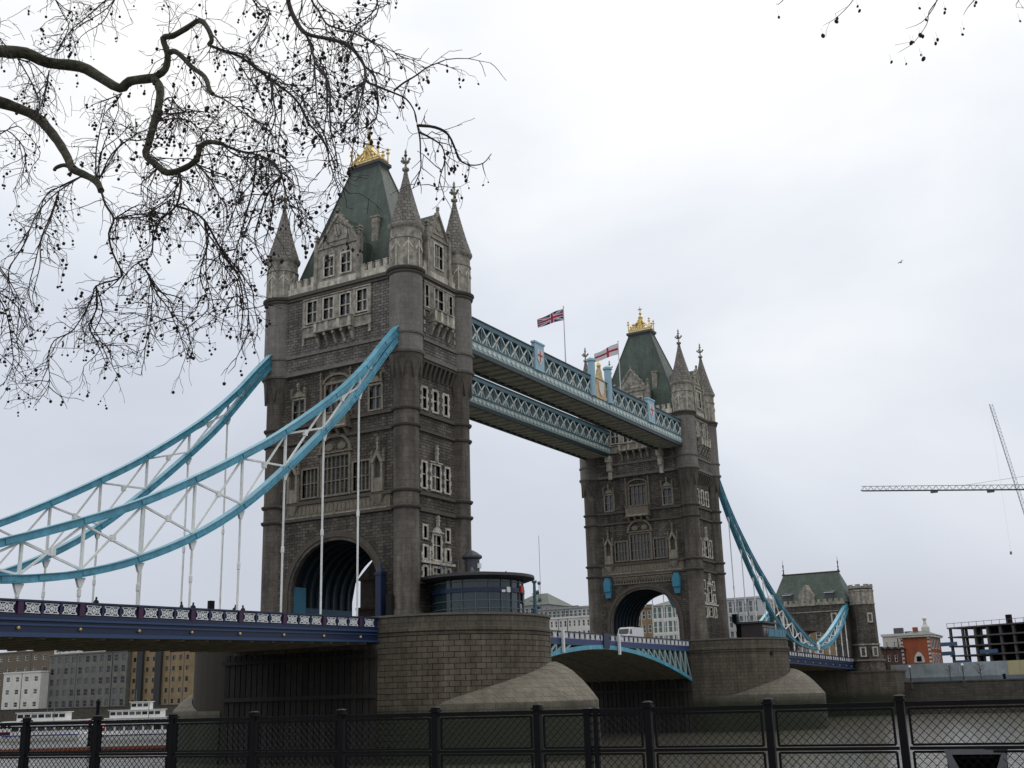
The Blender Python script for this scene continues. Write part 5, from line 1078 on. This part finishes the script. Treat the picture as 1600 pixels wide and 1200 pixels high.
# ------------------------------------------------------------------ bird
p = pD(1407, 410, 140)
q = MB(); q.lathe(0, 0, [(.02, -.5), (.12, -.25), (.16, 0), (.12, .25), (.03, .45)], 8)
bd = MB()
for v in q.v: bd.v.append((v[2], v[0], v[1]))
bd.f = q.f; bd.m = q.m
for s in (1, -1): bd.add([(.12, s*.05, .05), (-.12, s*.05, .05), (-.16, s*.5, .22), (.1, s*.5, .24), (-.22, s*1.0, .1)], [(0, 1, 2, 3), (3, 2, 4)])
o = bd.build('gull', mat('gull_grey', (.42, .43, .45), .8), smooth=True); o.location = p; o.rotation_euler = (.1, .1, YAW+2.0); o.scale = (.6, .6, .6); tag(o, 'lone gull flying in the sky right of the far tower', 'bird')

# ------------------------------------------------------------------ vehicles and people on the bridge
def van(x, y, z, rz, label, cat, L_=5.4, H_=2.3, ht=None, body=None):
    V = empty('parked_van' if False else 'white_van', (x, y, z), rz, label, cat); m = body or mat('van_white', (.78, .78, .78), .3)
    F = Face((0, 0, 0), (1, 0, 0), (0, -1, 0)); prof = [(-L_/2, .45), (-L_/2, H_*.93), (-L_/2+.25, H_), (L_/2-1.9, H_), (L_/2-1.2, H_*.9), (L_/2-.75, H_*.6), (L_/2-.1, H_*.5), (L_/2, H_*.3), (L_/2, .45)]
    MB().fprism(F, prof, -.95, .95).build('body', m, V)
    for s in (-1, 1):
        Fs = Face((0, s*.96, 0), (1, 0, 0), (0, s, 0)); MB().fprism(Fs, [(L_/2-1.85, H_*.62), (L_/2-.95, H_*.62), (L_/2-1.35, H_*.87), (L_/2-1.85, H_*.87)], 0, .01).build('window', M_WGL, V)
        for xx in (-L_/2+1.0, L_/2-.95): MB().tube([(xx, s*.75, .36), (xx, s*.98, .36)], .36, 14).build('wheel', M_BLACK, V)
    MB().hexa([(L_/2-.74, -.8, H_*.62), (L_/2-.74, .8, H_*.62), (L_/2-1.18, .8, H_*.89), (L_/2-1.18, -.8, H_*.89), (L_/2-.70, -.8, H_*.62), (L_/2-.70, .8, H_*.62), (L_/2-1.14, .8, H_*.9), (L_/2-1.14, -.8, H_*.9)]).build('windscreen', M_WGL, V)
    return V
van(58.6, -5.2, -1.35, math.pi, 'white van driving over the drawbridge before the far arch', 'van', 6.2, 2.75)
# people: one continuous skinned body each
def person_mesh():
    me = bpy.data.meshes.new('person'); V = [(0, 0, .92), (0, 0, 1.15), (0, 0, 1.4), (0, 0, 1.52), (0.02, 0, 1.62), (0.02, 0, 1.74), (0, .2, 1.38), (.02, .27, 1.12), (.1, .25, .9), (0, -.2, 1.38), (.02, -.27, 1.12), (.1, -.25, .9), (0, .1, .88), (.05, .11, .48), (0, .11, .08), (.14, .12, .03), (0, -.1, .88), (-.05, -.11, .48), (-.12, -.11, .08), (.02, -.12, .03)]
    E_ = [(0, 1), (1, 2), (2, 3), (3, 4), (4, 5), (2, 6), (6, 7), (7, 8), (2, 9), (9, 10), (10, 11), (0, 12), (12, 13), (13, 14), (14, 15), (0, 16), (16, 17), (17, 18), (18, 19)]
    me.from_pydata(V, E_, []); return me
rad = [.15, .14, .16, .06, .09, .085, .075, .055, .04, .075, .055, .04, .09, .065, .05, .04, .09, .065, .05, .04]
def person(x, y, z, rz, colr, label):
    me = person_mesh(); o = bpy.data.objects.new('person', me); col.objects.link(o); o.location = (x, y, z); o.rotation_euler = (0, 0, rz)
    md = o.modifiers.new('skin', 'SKIN'); md.use_smooth_shade = True
    for i, sv in enumerate(me.skin_vertices[0].data): sv.radius = (rad[i], rad[i]); sv.use_root = i == 0
    o.modifiers.new('sub', 'SUBSURF').levels = 1; me.materials.append(mat('coat_%d' % (sum(colr)*1000), colr, .9)); tag(o, label, 'person', 'people walking on the bridge')
for u, rz, c_, lb in ((150, 0, (.02, .02, .025), 'leftmost person in dark coat walking along the deck parapet'), (284, 2.8, (.05, .03, .03), 'person in brown coat on the deck, left of the black signal box'), (302, 0, (.02, .025, .05), 'person in navy coat on the deck close to the signal box'), (368, .2, (.03, .03, .03), 'person in black coat on the deck, first right of the signal box'), (380, 3.0, (.08, .02, .03), 'person in dark red coat on the deck near the tower')):
    pp = pY(u, 940, -8.7); person(pp.x, -8.7, zdeck(pp.x)-1.15, rz, c_, lb)
pp = pY(330, 940, -8.6); SB = empty('signal_box', (pp.x, -8.6, zdeck(pp.x)-1.15), 0, 'black traffic signal box on post above the deck parapet', 'traffic signal'); MB().tube([(0, 0, 0), (0, 0, 1.2)], .06, 6).build('post', M_BLACK, SB); MB().box(-.22, .22, -.2, .2, 1.0, 1.95).build('signal_head', M_BLACK, SB); MB().box(-.26, -.2, -.15, .15, 1.2, 1.8).build('lens_plate', M_DARK, SB)

# ------------------------------------------------------------------ boats
def boat(P, rz, L_, W_, label, hull, cabin, stripe, decks=1, name='tour_boat'):
    Bt = empty(name, (P[0], P[1], ZW), rz, label, 'boat', 'boats moored beyond the bridge'); n = 10; vs = []; fs = []
    for i in range(n+1):
        t = i/n; x = (t-.5)*L_; w = W_/2*min(1, (1-t)*3.2+.02)**.6*(.85+.15*min(1, t*8)); zt_ = 1.3+.9*max(0, t-.6)**1.5*3
        for y, z in ((-w*.7, -.4), (-w, .55), (-w*1.04, zt_), (w*1.04, zt_), (w, .55), (w*.7, -.4)): vs.append((x, y, z))
    for i in range(n):
        for j in range(6): k = (j+1) % 6; fs.append((i*6+j, (i+1)*6+j, (i+1)*6+k, i*6+k))
    fs += [tuple(range(6)), tuple(range(n*6, n*6+6))]
    MB().add(vs, fs).build('hull', hull, Bt, smooth=True)
    MB().box(-L_*.48, L_*.3, -W_*.53, W_*.53, 1.12, 1.3).build('rubbing_strake', stripe, Bt)
    z = 1.3
    for d in range(decks):
        x0, x1 = -L_*(.42-.1*d), L_*(.24-.16*d); hw = W_*(.42-.05*d)
        MB().box(x0, x1, -hw, hw, z, z+2.1).build('cabin', cabin, Bt); k = max(3, int((x1-x0)/1.7)); st = (x1-x0)/k
        for i in range(k):
            for s in (-1, 1): MB().box(x0+st*i+.2, x0+st*(i+1)-.2, *sorted((s*hw, s*(hw+.04))), z+.8, z+1.7).build('window', M_WGL, Bt)
        MB().box(x0-.4, x1+.5, -hw-.3, hw+.3, z+2.1, z+2.28).build('cabin_roof', cabin, Bt); z += 2.28
    MB().tube([(-L_*.1, 0, z), (-L_*.1, 0, z+3.5)], .07, 6).build('mast', M_CF, Bt)
    for s in (-1, 1): MB().tube([(L_*.28, s*W_*.4, 2.6), (L_*.40, s*W_*.22, 2.9), (L_*.48, 0, 3.2)], .035, 5).build('bow_rail', M_WHITE, Bt)
    return Bt
wht = mat('boat_white', (.72, .72, .70), .4, var=.08); bred = mat('boat_red', (.35, .04, .04), .5); bblu = mat('boat_blue', (.03, .04, .30), .5); bblk = mat('boat_black', (.02, .02, .022), .5); bnav = mat('boat_navy', (.04, .03, .12), .5)
az = math.atan2(_r0.y, _r0.x)
def wp(u, v): p = pZ(u, v, ZW); return (p.x, p.y)
boat(wp(100, 1157), az, 25, 5.2, 'white river boat with bright blue strake behind the railings', wht, wht, bblu, 1)
boat(wp(212, 1158), az+math.pi, 22, 5.2, 'white river boat with navy hull stripe nearest the pier', wht, wht, bnav, 1)
boat(wp(90, 1146), az, 34, 6, 'long red and white pleasure boat moored behind the front boats', bred, wht, bred, 2)
boat(wp(190, 1141), az+math.pi, 38, 6.5, 'big white three-deck river boat farthest back by the warehouses', wht, wht, bred, 3)
boat(wp(5, 1152), az, 22, 5, 'purple hulled launch at the left edge of the view', bnav, wht, bred, 1)
PT = empty('landing_pontoon', (*wp(130, 1176), ZW), az, 'low dark floating pontoon with red edge before the boats', 'pontoon'); MB().box(-22, 22, -2.5, 2.5, -.3, .8).build('deck', bblk, PT); MB().box(-22.1, 22.1, -2.62, -2.5, .4, .75).build('fender', mat('rust_red', (.22, .05, .02), .8), PT)
for x in (-15, 0, 15): MB().tube([(x, 2, -.3), (x, 2, 4.5)], .25, 8).build('mooring_pile', M_BLACK, PT)
p = wp(150, 1150); DP = empty('mooring_dolphin', (*p, ZW), 0, 'tall dark mooring post standing among the boats', 'mooring post'); MB().tube([(0, 0, -1), (0, 0, 8)], .45, 8).build('pile', M_BLACK, DP); MB().lathe(0, 0, [(.6, 7.6), (.6, 8), (.1, 8.6)], 8).build('cap', M_BLACK, DP)

# ------------------------------------------------------------------ railings on the wharf
f0 = Vector((-92.18831+0.0, -65.51692)); fe = Vector((.1347566, -1.325158)); ZR = -8.80; ZGR = -10.28
FE = empty('wharf_railing', (f0.x, f0.y, ZGR), 0, 'black iron railing with chain-link panels along the wharf edge', 'railing')
def fpt(i, z): return Vector((fe.x*i, fe.y*i, z-ZGR))
fdir = fe.normalized(); fd3 = Vector((fdir.x, fdir.y, 0)); fn = Vector((-fdir.y, fdir.x, 0))
RZ = [ZR-.03, ZR-.455, ZR-1.2]
postm = MB(); postm.box(-.038, .038, -.038, .038, 0, ZR-ZGR+.0); postm.box(-.058, .058, -.058, .058, ZR-ZGR+.0, ZR-ZGR+.022); postm.box(-.042, .042, -.042, .042, ZR-ZGR+.022, ZR-ZGR+.05); postm.prism([(-.055, -.055, ZR-ZGR+.05), (.055, -.055, ZR-ZGR+.05), (.055, .055, ZR-ZGR+.05), (-.055, .055, ZR-ZGR+.05)], [(-.02, -.02, ZR-ZGR+.066), (.02, -.02, ZR-ZGR+.066), (.02, .02, ZR-ZGR+.066), (-.02, .02, ZR-ZGR+.066)])
pme = postm.mesh('post', M_BLACK); rotp = math.atan2(fdir.y, fdir.x)
for i in range(-3, 15):
    inst('post', pme, FE, fpt(i, ZGR), (0, 0, rotp))
    if i == 14: break
    a, b = fpt(i, 0)+fd3*.05, fpt(i+1, 0)-fd3*.05
    for k, z in enumerate(RZ):
        o = MB(); o.bar(a+Vector((0, 0, z-0)), b+Vector((0, 0, z)), .05 if k == 0 else .032, .045 if k == 0 else .032); o.build('rail', M_BLACK, FE)
    for (zt_, zb_) in ((RZ[0]-.045, RZ[1]+.035), (RZ[1]-.035, RZ[2]+.03)):
        # panel frame and woven wire
        fr = MB(); w_ = (b-a).length; u0, u1 = .03, w_-.03
        P_ = lambda u, z, d=0: a+fd3*u+Vector((0, 0, z))+fn*d
        for q in ((P_(u0, zb_), P_(u1, zb_)), (P_(u0, zt_), P_(u1, zt_)), (P_(u0, zb_), P_(u0, zt_)), (P_(u1, zb_), P_(u1, zt_))): fr.bar(q[0], q[1], .022, .022)
        pf = fr.build('panel_frame', M_BLACK, FE)
        wire = MB(); sp = .084; H_ = zt_-zb_; W_ = u1-u0
        for sg in (1, -1):
            c = -H_ if sg > 0 else 0
            while c < (W_ if sg > 0 else W_+H_):
                # line u = c + sg*(z)
                z0, z1 = 0, H_; uu0, uu1 = c, c+sg*H_
                if uu0 == uu1: break
                lo, hi = 0, 1
                def clip(lo, hi):
                    for lim, side in ((0, 0), (W_, 1)):
                        t = (lim-uu0)/(uu1-uu0)
                        if (uu1 > uu0) == (side == 0): lo = max(lo, t)
                        else: hi = min(hi, t)
                    return lo, hi
                lo, hi = clip(lo, hi)
                if hi-lo > .02: wire.bar(P_(u0+uu0+(uu1-uu0)*lo, zb_+H_*lo, .003*sg), P_(u0+uu0+(uu1-uu0)*hi, zb_+H_*hi, .003*sg), .0062, .0062)
                c += sp
        tag(wire.build('chain_link', M_BLACK, pf, uv=False), kind='stuff')
i = 6.5; inst('post', pme, FE, fpt(i, ZGR)-fd3*.05, (0, 0, rotp), (1, 1, .965)); inst('post', pme, FE, fpt(i, ZGR)+fd3*.05, (0, 0, rotp), (.7, .7, .965))
# ------------------------------------------------------------------ litter bin
p = pD(1524, 1168, 11.3); ab_ = math.atan2(p.y-CAM.y, p.x-CAM.x)
BN = empty('litter_bin', (p.x, p.y, ZGR), ab_, 'black litter bin with open trapezoid hood in front of the railing', 'litter bin')
hb = p.z-ZGR; FB = Face((-.27, 0, 0), (0, 1, 0), (-1, 0, 0)); M_RIM = mat('bin_rim', (.10, .10, .11), .45, var=.2, vscale=8)
MB().prism([(-.2, -.22, 0), (.22, -.22, 0), (.22, .22, 0), (-.2, .22, 0)], [(-.25, -.25, hb-.32), (.27, -.25, hb-.32), (.27, .25, hb-.32), (-.25, .25, hb-.32)]).build('body', M_BLACK, BN)
hd = MB(); O_ = [(-.29, hb), (.29, hb), (.235, hb-.31), (-.235, hb-.31)]; I_ = [(-.225, hb-.05), (.225, hb-.05), (.155, hb-.215), (-.155, hb-.215)]
for k in range(4): a, b = k, (k+1) % 4; hd.fprism(FB, [O_[a], O_[b], I_[b], I_[a]], -.03, .035)
hd.hexa([(-.24, -.285, hb-.03), (-.24, .285, hb-.03), (.27, .27, hb-.10), (.27, -.27, hb-.10), (-.24, -.285, hb-.003), (-.24, .285, hb-.003), (.27, .27, hb-.07), (.27, -.27, hb-.07)])
hd.box(.24, .27, -.26, .26, hb-.318, hb-.10)
for s_ in (-1, 1): y0, y1 = sorted((s_*.25, s_*.275)); hd.box(-.238, .238, y0, y1, hb-.318, hb-.09)
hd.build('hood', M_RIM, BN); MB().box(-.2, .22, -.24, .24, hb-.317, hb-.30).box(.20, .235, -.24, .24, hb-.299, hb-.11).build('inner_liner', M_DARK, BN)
# ------------------------------------------------------------------ plane trees
M_BARK = mat('plane_bark', (.06, .058, .038), .9, var=.85, vscale=9, bump=1.0, bscale=18)
M_TWIG = mat('twig_bark', (.035, .026, .024), .9); M_BALL = mat('seed_ball', (.028, .018, .016), .95)
def depth0(u, v): return 10.2+1.1*math.sin(u*.006+1)+.7*math.sin(v*.011+u*.004)
def trace(pts, d0=None, drift=0):
    out = []; n = len(pts)
    for i, q in enumerate(pts):
        u, v = q[0], q[1]; d = depth0(u, v)+drift*(i/max(1, n-1)); out.append(pD(u, v, d))
    return out
def smooth3(pts, k=3):
    P = [2*pts[0]-pts[1]]+pts+[2*pts[-1]-pts[-2]]; out = []
    for i in range(1, len(P)-2):
        a, b, c, d = P[i-1:i+3]
        for j in range(k): t = j/k; out.append(.5*((2*b)+(c-a)*t+(2*a-5*b+4*c-d)*t*t+(3*b-a-3*c+d)*t**3))
    return out+[P[-2]]
def taper(r0, r1, n): return [r0+(r1-r0)*i/(n-1) for i in range(n)]
PXM = 10.2/FPX   # metres per photo pixel at the limbs
tr = random.Random(11)
ball_mesh = MB().lathe(0, 0, [(.002, -.02), (.012, -.017), (.019, -.006), (.02, .004), (.015, .014), (.003, .02)], 8).mesh('seed_ball', M_BALL, True, False)
class Tree:
    def __init__(s, loc, label): s.o = empty('plane_tree', loc, 0, label, 'tree', 'bare plane trees on the wharf'); s.l = Vector(loc); s.tw = MB(); s.balls = []
    def limb(s, name, P, r0, r1, n=8, m=None):
        k = smooth3(P); rr = taper(r0, r1, len(k)); rr = [q*(1+tr.uniform(-.07, .07)) for q in rr]
        MB().tube([p-s.l for p in k], rr, n).build(name, m or M_BARK, s.o, smooth=True); return k
    def twig(s, p, d, L_, r, lev):
        n = max(3, int(L_/.07)); pts = [p]; d = d.normalized(); kids = []
        for i in range(n):
            d = d+Vector((tr.gauss(0, .22), tr.gauss(0, .22), tr.gauss(0, .20)))+Vector((0, 0, -.12 if lev < 2 else -.03)); d.normalize(); p = p+d*(L_/n); pts.append(p)
            if lev < 3 and i > 0 and tr.random() < (.80, .72, .42)[lev]:
                e = (d+Vector((tr.gauss(0, .75), tr.gauss(0, .75), tr.gauss(-.1, .7)))).normalized(); kids.append((p, e, L_*tr.uniform(.25, .62)*(1-.35*i/n), r*.62))
        s.tw.tube([q-s.l for q in pts], taper(r, max(.0021, r*.5), len(pts)), 4 if lev > 0 else 5)
        if tr.random() < (.35, .30, .10, .05)[lev]:
            for b in range(1 if tr.random() < .6 else 2):
                q = pts[-1]; e = q+Vector((tr.gauss(0, .02), tr.gauss(0, .02), -tr.uniform(.03, .11))); s.tw.tube([q-s.l, e-s.l], .0012, 3); s.balls.append(e-Vector((0, 0, .017)))
                if tr.random() < .3: s.balls.append(e-Vector((tr.gauss(0, .012), tr.gauss(0, .012), .052)))
        for k in kids:
            if k[2] > .05: s.twig(*k, lev+1)
    def sprout(s, path, dens, L_, r, lev=1, frm=.0):
        tot = 0; n = len(path)
        for i in range(int(n*frm), n-1):
            a, b = path[i], path[i+1]; t = (b-a); seg = t.length
            k = int(seg*dens+tr.random())
            for _ in range(k):
                p = a.lerp(b, tr.random()); e = Vector((tr.gauss(0, 1), tr.gauss(0, 1), tr.gauss(-.25, .8))); e = (e-t.normalized()*e.dot(t.normalized())*.5+t.normalized()*.55).normalized()
                s.twig(p, e, L_*tr.uniform(.4, 1.25), r*tr.uniform(.7, 1.2), lev)
    def done(s):
        tag(s.tw.build('twigs', M_TWIG, s.o, uv=False), kind='stuff')
        B_ = sorted(s.balls, key=lambda q: (q-CAM).length); rest = MB(); proto = MB().lathe(0, 0, [(.002, -.02), (.012, -.017), (.019, -.006), (.02, .004), (.015, .014), (.003, .02)], 6)
        for i, q in enumerate(B_):
            q = q-s.l; k = tr.choice((.4, .5, .55, .62, .7, .85))
            if hasattr(s, "big"): k *= 1.35
            if i < 300: inst('seed_ball', ball_mesh, s.o, q, (tr.uniform(-.6, .6), tr.uniform(-.6, .6), 0), (k*.8, k*.8, k*1.15))
            else: rest.add([(q.x+v[0]*k, q.y+v[1]*k, q.z+v[2]*k) for v in proto.v], proto.f)
        if len(B_) > 300: tag(rest.build('seed_balls', M_BALL, s.o, smooth=True, uv=False), kind='stuff')
tp = pD(-620, 1000, 9.5)
T1 = Tree((tp.x, tp.y, ZGR), 'bare plane tree with seed balls, limbs entering at top left')
fk = pD(-520, 60, 9.2)
T1.limb('trunk', [Vector((tp.x, tp.y, ZGR)), Vector((tp.x, tp.y, ZGR+1.2)), pD(-600, 600, 9.5), fk, pD(-470, -350, 9.4), pD(-380, -800, 10)], .38, .10, 14)
T1.limb('limb', [fk, pD(-330, 150, 9.6), pD(-180, 120, 10.2)]+trace([(-60, 70), (0, 80), (40, 83), (75, 98), (125, 104), (155, 120), (187, 138), (203, 127), (240, 122)]), .078, 7.6*PXM, 10)
T1.limb('limb', [pD(-540, 300, 9.3), pD(-380, 260, 9.7), pD(-200, 190, 10.2)]+trace([(-60, 148), (0, 160), (30, 170), (55, 181), (70, 195), (90, 220), (105, 245), (113, 263), (130, 272), (150, 283), (158, 298)]), .074, 5.2*PXM, 10)
main = [([(240, 122), (258, 108), (262, 85), (255, 60), (270, 56), (290, 45), (312, 32), (325, 45), (331, 62), (326, 70)], 6.6, 3.6),
        ([(240, 122), (250, 138), (248, 165), (240, 195), (232, 225), (228, 243), (245, 258), (262, 270), (290, 262), (308, 248), (312, 231), (325, 222), (345, 224)], 7.2, 3.6),
        ([(262, 84), (272, 80), (284, 88), (300, 105), (320, 120), (327, 140), (333, 147)], 4.8, 3.6)]
for q, a, b in main:
    k = T1.limb('branch', trace(q), a*PXM, b*PXM, 8); T1.sprout(k, 7, .42, .0045, 1); T1.sprout(k, 1.6, .7, .0065, 0)
T1.limb('branch', trace([(112, 262), (100, 258), (88, 262), (85, 266)]), 4*PXM, 3*PXM, 8)
second = [
 [(326, 70), (350, 80), (375, 88), (400, 107), (425, 126), (457, 150), (472, 170), (482, 192), (497, 210), (510, 230), (515, 253), (525, 285), (535, 310)],
 [(333, 147), (350, 155), (375, 172), (400, 190), (425, 210), (440, 235)],
 [(345, 224), (370, 235), (395, 240), (425, 252), (440, 275), (446, 300), (458, 330), (475, 352)],
 [(158, 298), (165, 320), (178, 342), (170, 365), (176, 395), (190, 425), (184, 436), (150, 447), (143, 468), (115, 515), (85, 532), (75, 560), (77, 600), (55, 633)],
 [(178, 342), (215, 335), (245, 338), (262, 350)],
 [(150, 283), (150, 240), (155, 210), (163, 175), (166, 158)], [(155, 280), (175, 240), (205, 215), (230, 202)],
 [(418, -110), (445, -30), (450, 0), (456, 20), (470, 45), (485, 55), (520, 62), (545, 72), (558, 85), (570, 105), (572, 126), (590, 135), (615, 145), (635, 155), (648, 175), (652, 195)],
 [(652, 195), (656, 215), (657, 240), (657, 265), (645, 295)], [(654, 196), (680, 199), (700, 210), (712, 235), (718, 250), (735, 258), (755, 255), (768, 240)],
 [(480, 57), (487, 78), (493, 98), (510, 120), (516, 145), (515, 175), (518, 212), (525, 240), (528, 262)], [(491, 98), (494, 140), (497, 172)],
 [(470, -60), (487, 0), (497, 15), (510, 37), (530, 45), (560, 55), (590, 72), (600, 85), (606, 102)],
 [(615, 142), (630, 130), (650, 118), (668, 105), (685, 98), (697, 93)], [(572, 126), (555, 140), (540, 152), (537, 188)], [(571, 127), (563, 155), (557, 175), (540, 190)], [(571, 104), (585, 120), (589, 140), (591, 162), (587, 185), (570, 200)],
 [(656, 207), (672, 215), (690, 228), (695, 250), (688, 275), (684, 300)], [(425, 127), (427, 155), (430, 185), (418, 220), (419, 245), (426, 275)],
 [(60, -60), (87, 0), (100, 25), (107, 45), (84, 88)], [(190, -20), (162, 3), (135, 27), (107, 52), (86, 88)], [(77, 110), (72, 135), (65, 160), (67, 174)], [(28, 92), (40, 112), (55, 140), (62, 165), (60, 180)],
 [(190, 146), (180, 160), (168, 172), (163, 180)], [(248, 178), (275, 178), (300, 174), (328, 176)], [(244, 190), (275, 185), (297, 190), (330, 218)], [(305, 256), (325, 275), (340, 300), (350, 330)], [(245, 262), (235, 275), (222, 285), (220, 305)], [(280, 268), (283, 290), (275, 322), (250, 345), (240, 370), (236, 400), (215, 410)],
 [(275, 322), (300, 330), (320, 345), (340, 380), (360, 412), (375, 432), (386, 467), (390, 510), (398, 540)], [(128, 275), (90, 300), (65, 325), (48, 355), (38, 378)], [(92, 300), (78, 340), (65, 370), (55, 410), (45, 450), (50, 480)],
 [(-60, 370), (-20, 395), (5, 425), (22, 452), (36, 482), (44, 515)], [(-50, 430), (-10, 455), (10, 490), (18, 535), (20, 570), (5, 602)], [(150, 447), (152, 480), (142, 505), (156, 530), (166, 556), (176, 572)],
 [(215, 410), (232, 430), (238, 460), (236, 490), (232, 530)], [(232, 430), (246, 460), (262, 480), (272, 502), (281, 522), (292, 560)], [(320, 345), (325, 380), (312, 430), (326, 470), (320, 490), (288, 515)],
 [(345, 385), (352, 402), (372, 432), (380, 470), (378, 500), (375, 530)], [(400, 244), (396, 290), (386, 330), (372, 380), (362, 402)], [(440, 275), (420, 300), (405, 340), (398, 375), (410, 410)],
 [(-60, 250), (0, 205), (25, 215), (40, 240), (35, 270), (20, 300)], [(-40, 20), (0, 60), (20, 90)], [(370, -80), (395, 0), (420, 30), (400, 60), (380, 88)], [(560, -60), (590, 0), (570, 30), (540, 45)]]
for i, q in enumerate(second):
    dr = tr.uniform(-.7, .7); P_ = trace(q, drift=dr); long_ = len(q)
    r0 = (4.6 if i == 7 else 2.6 if i == 0 else 2.1 if long_ > 6 else 1.4)*PXM; k = T1.limb('branch', P_, r0, .0035, 6, M_TWIG)
    T1.sprout(k, 16 if i < 7 or i > 18 else 11, .30 if i not in (8, 9) else .18, .0042, 1)
    if i < 7 or i > 18: T1.sprout(k, 1.3, .5, .0065, 0)
for i, q in enumerate(second):
    if i in (3, 7, 8, 9, 13, 17): continue
    for rep_ in range(1 if i % 2 else 2):
        du, dv = tr.uniform(-26, 26), tr.uniform(-18, 18)
        P_ = trace([q[0]]+[(u+du*min(1, k_*.5)+tr.uniform(-7, 7), v+dv*min(1, k_*.5)+tr.uniform(-7, 7)) for k_, (u, v) in enumerate(q[1:], 1)], drift=tr.uniform(-.9, .9))
        k = T1.limb('branch', P_, 1.2*PXM, .003, 5, M_TWIG); T1.sprout(k, 11, .26, .0036, 1)
T1.sprout(trace([(470, 300), (490, 330), (520, 350), (545, 340)]), 16, .2, .003, 1); T1.sprout(trace([(400, 260), (425, 285), (445, 310), (460, 340), (470, 360)]), 60, .2, .0032, 1)
T1.sprout(trace([(0, 20), (30, 45), (60, 60)]), 7, .35, .003, 1); T1.sprout(trace([(400, 20), (440, 60), (420, 110), (380, 150)]), 8, .3, .003, 1); T1.sprout(trace([(300, 180), (350, 200), (380, 270), (340, 310)]), 8, .3, .003, 1); T1.sprout(trace([(70, 40), (100, 60), (90, 90), (60, 120)]), 10, .3, .0026, 1); T1.sprout(trace([(0, 130), (40, 140), (90, 150), (140, 150)]), 6, .3, .0026, 1)
T1.done()
tp2 = pD(2350, 1000, 10.5)
T2 = Tree((tp2.x, tp2.y, ZGR), 'bare plane tree whose twig tips hang in at top right')
fk2 = pD(2250, -100, 10.5)
T2.limb('trunk', [Vector((tp2.x, tp2.y, ZGR)), Vector((tp2.x, tp2.y, ZGR+1.2)), pD(2330, 500, 10.5), fk2, pD(2150, -500, 11)], .34, .1, 12)
T2.limb('limb', [fk2, pD(2000, -260, 10.6), pD(1750, -240, 10.4), pD(1560, -200, 10.2)], .1, .04, 8)
for q in ([(1560, -200), (1500, -90), (1470, -10), (1452, 18), (1448, 38), (1428, 66), (1404, 82)], [(1500, -90), (1470, -20), (1460, 10), (1440, 35), (1415, 45)], [(1640, -210), (1580, -80), (1530, -10), (1512, 12), (1505, 24)], [(1560, -200), (1400, -110), (1340, -10), (1310, 25), (1286, 40)], [(1400, -110), (1270, -50), (1222, 2), (1212, 6)], [(1700, -200), (1640, -60), (1592, 0), (1588, 12)]):
    k = T2.limb('branch', [pD(u, v, 10.2+.4*math.sin(u*.01)) for u, v in q], .008, .0018, 5, M_TWIG)
    k2 = [p for p in k if True][len(k)*3//5:]
    T2.sprout(k2, 3.5, .14, .0016, 2)
for u, v in ((1217, 27), (1286, 56), (1340, 10), (1343, 17), (1437, 13), (1477, 14), (1476, 20), (1447, 31), (1442, 57), (1438, 55), (1424, 67), (1428, 66), (1465, 62), (1462, 68), (1506, 45), (1504, 54), (1525, 4), (1523, 9), (1393, 97), (1416, 100), (1439, 86), (1443, 92), (1594, 33)):
    q = pD(u, v, 10.2+.4*math.sin(u*.01)); T2.balls.append(q); T2.big = True; T2.tw.tube([q-T2.l, q-T2.l+Vector((.01, .01, .09))], .0011, 3)
T2.done()
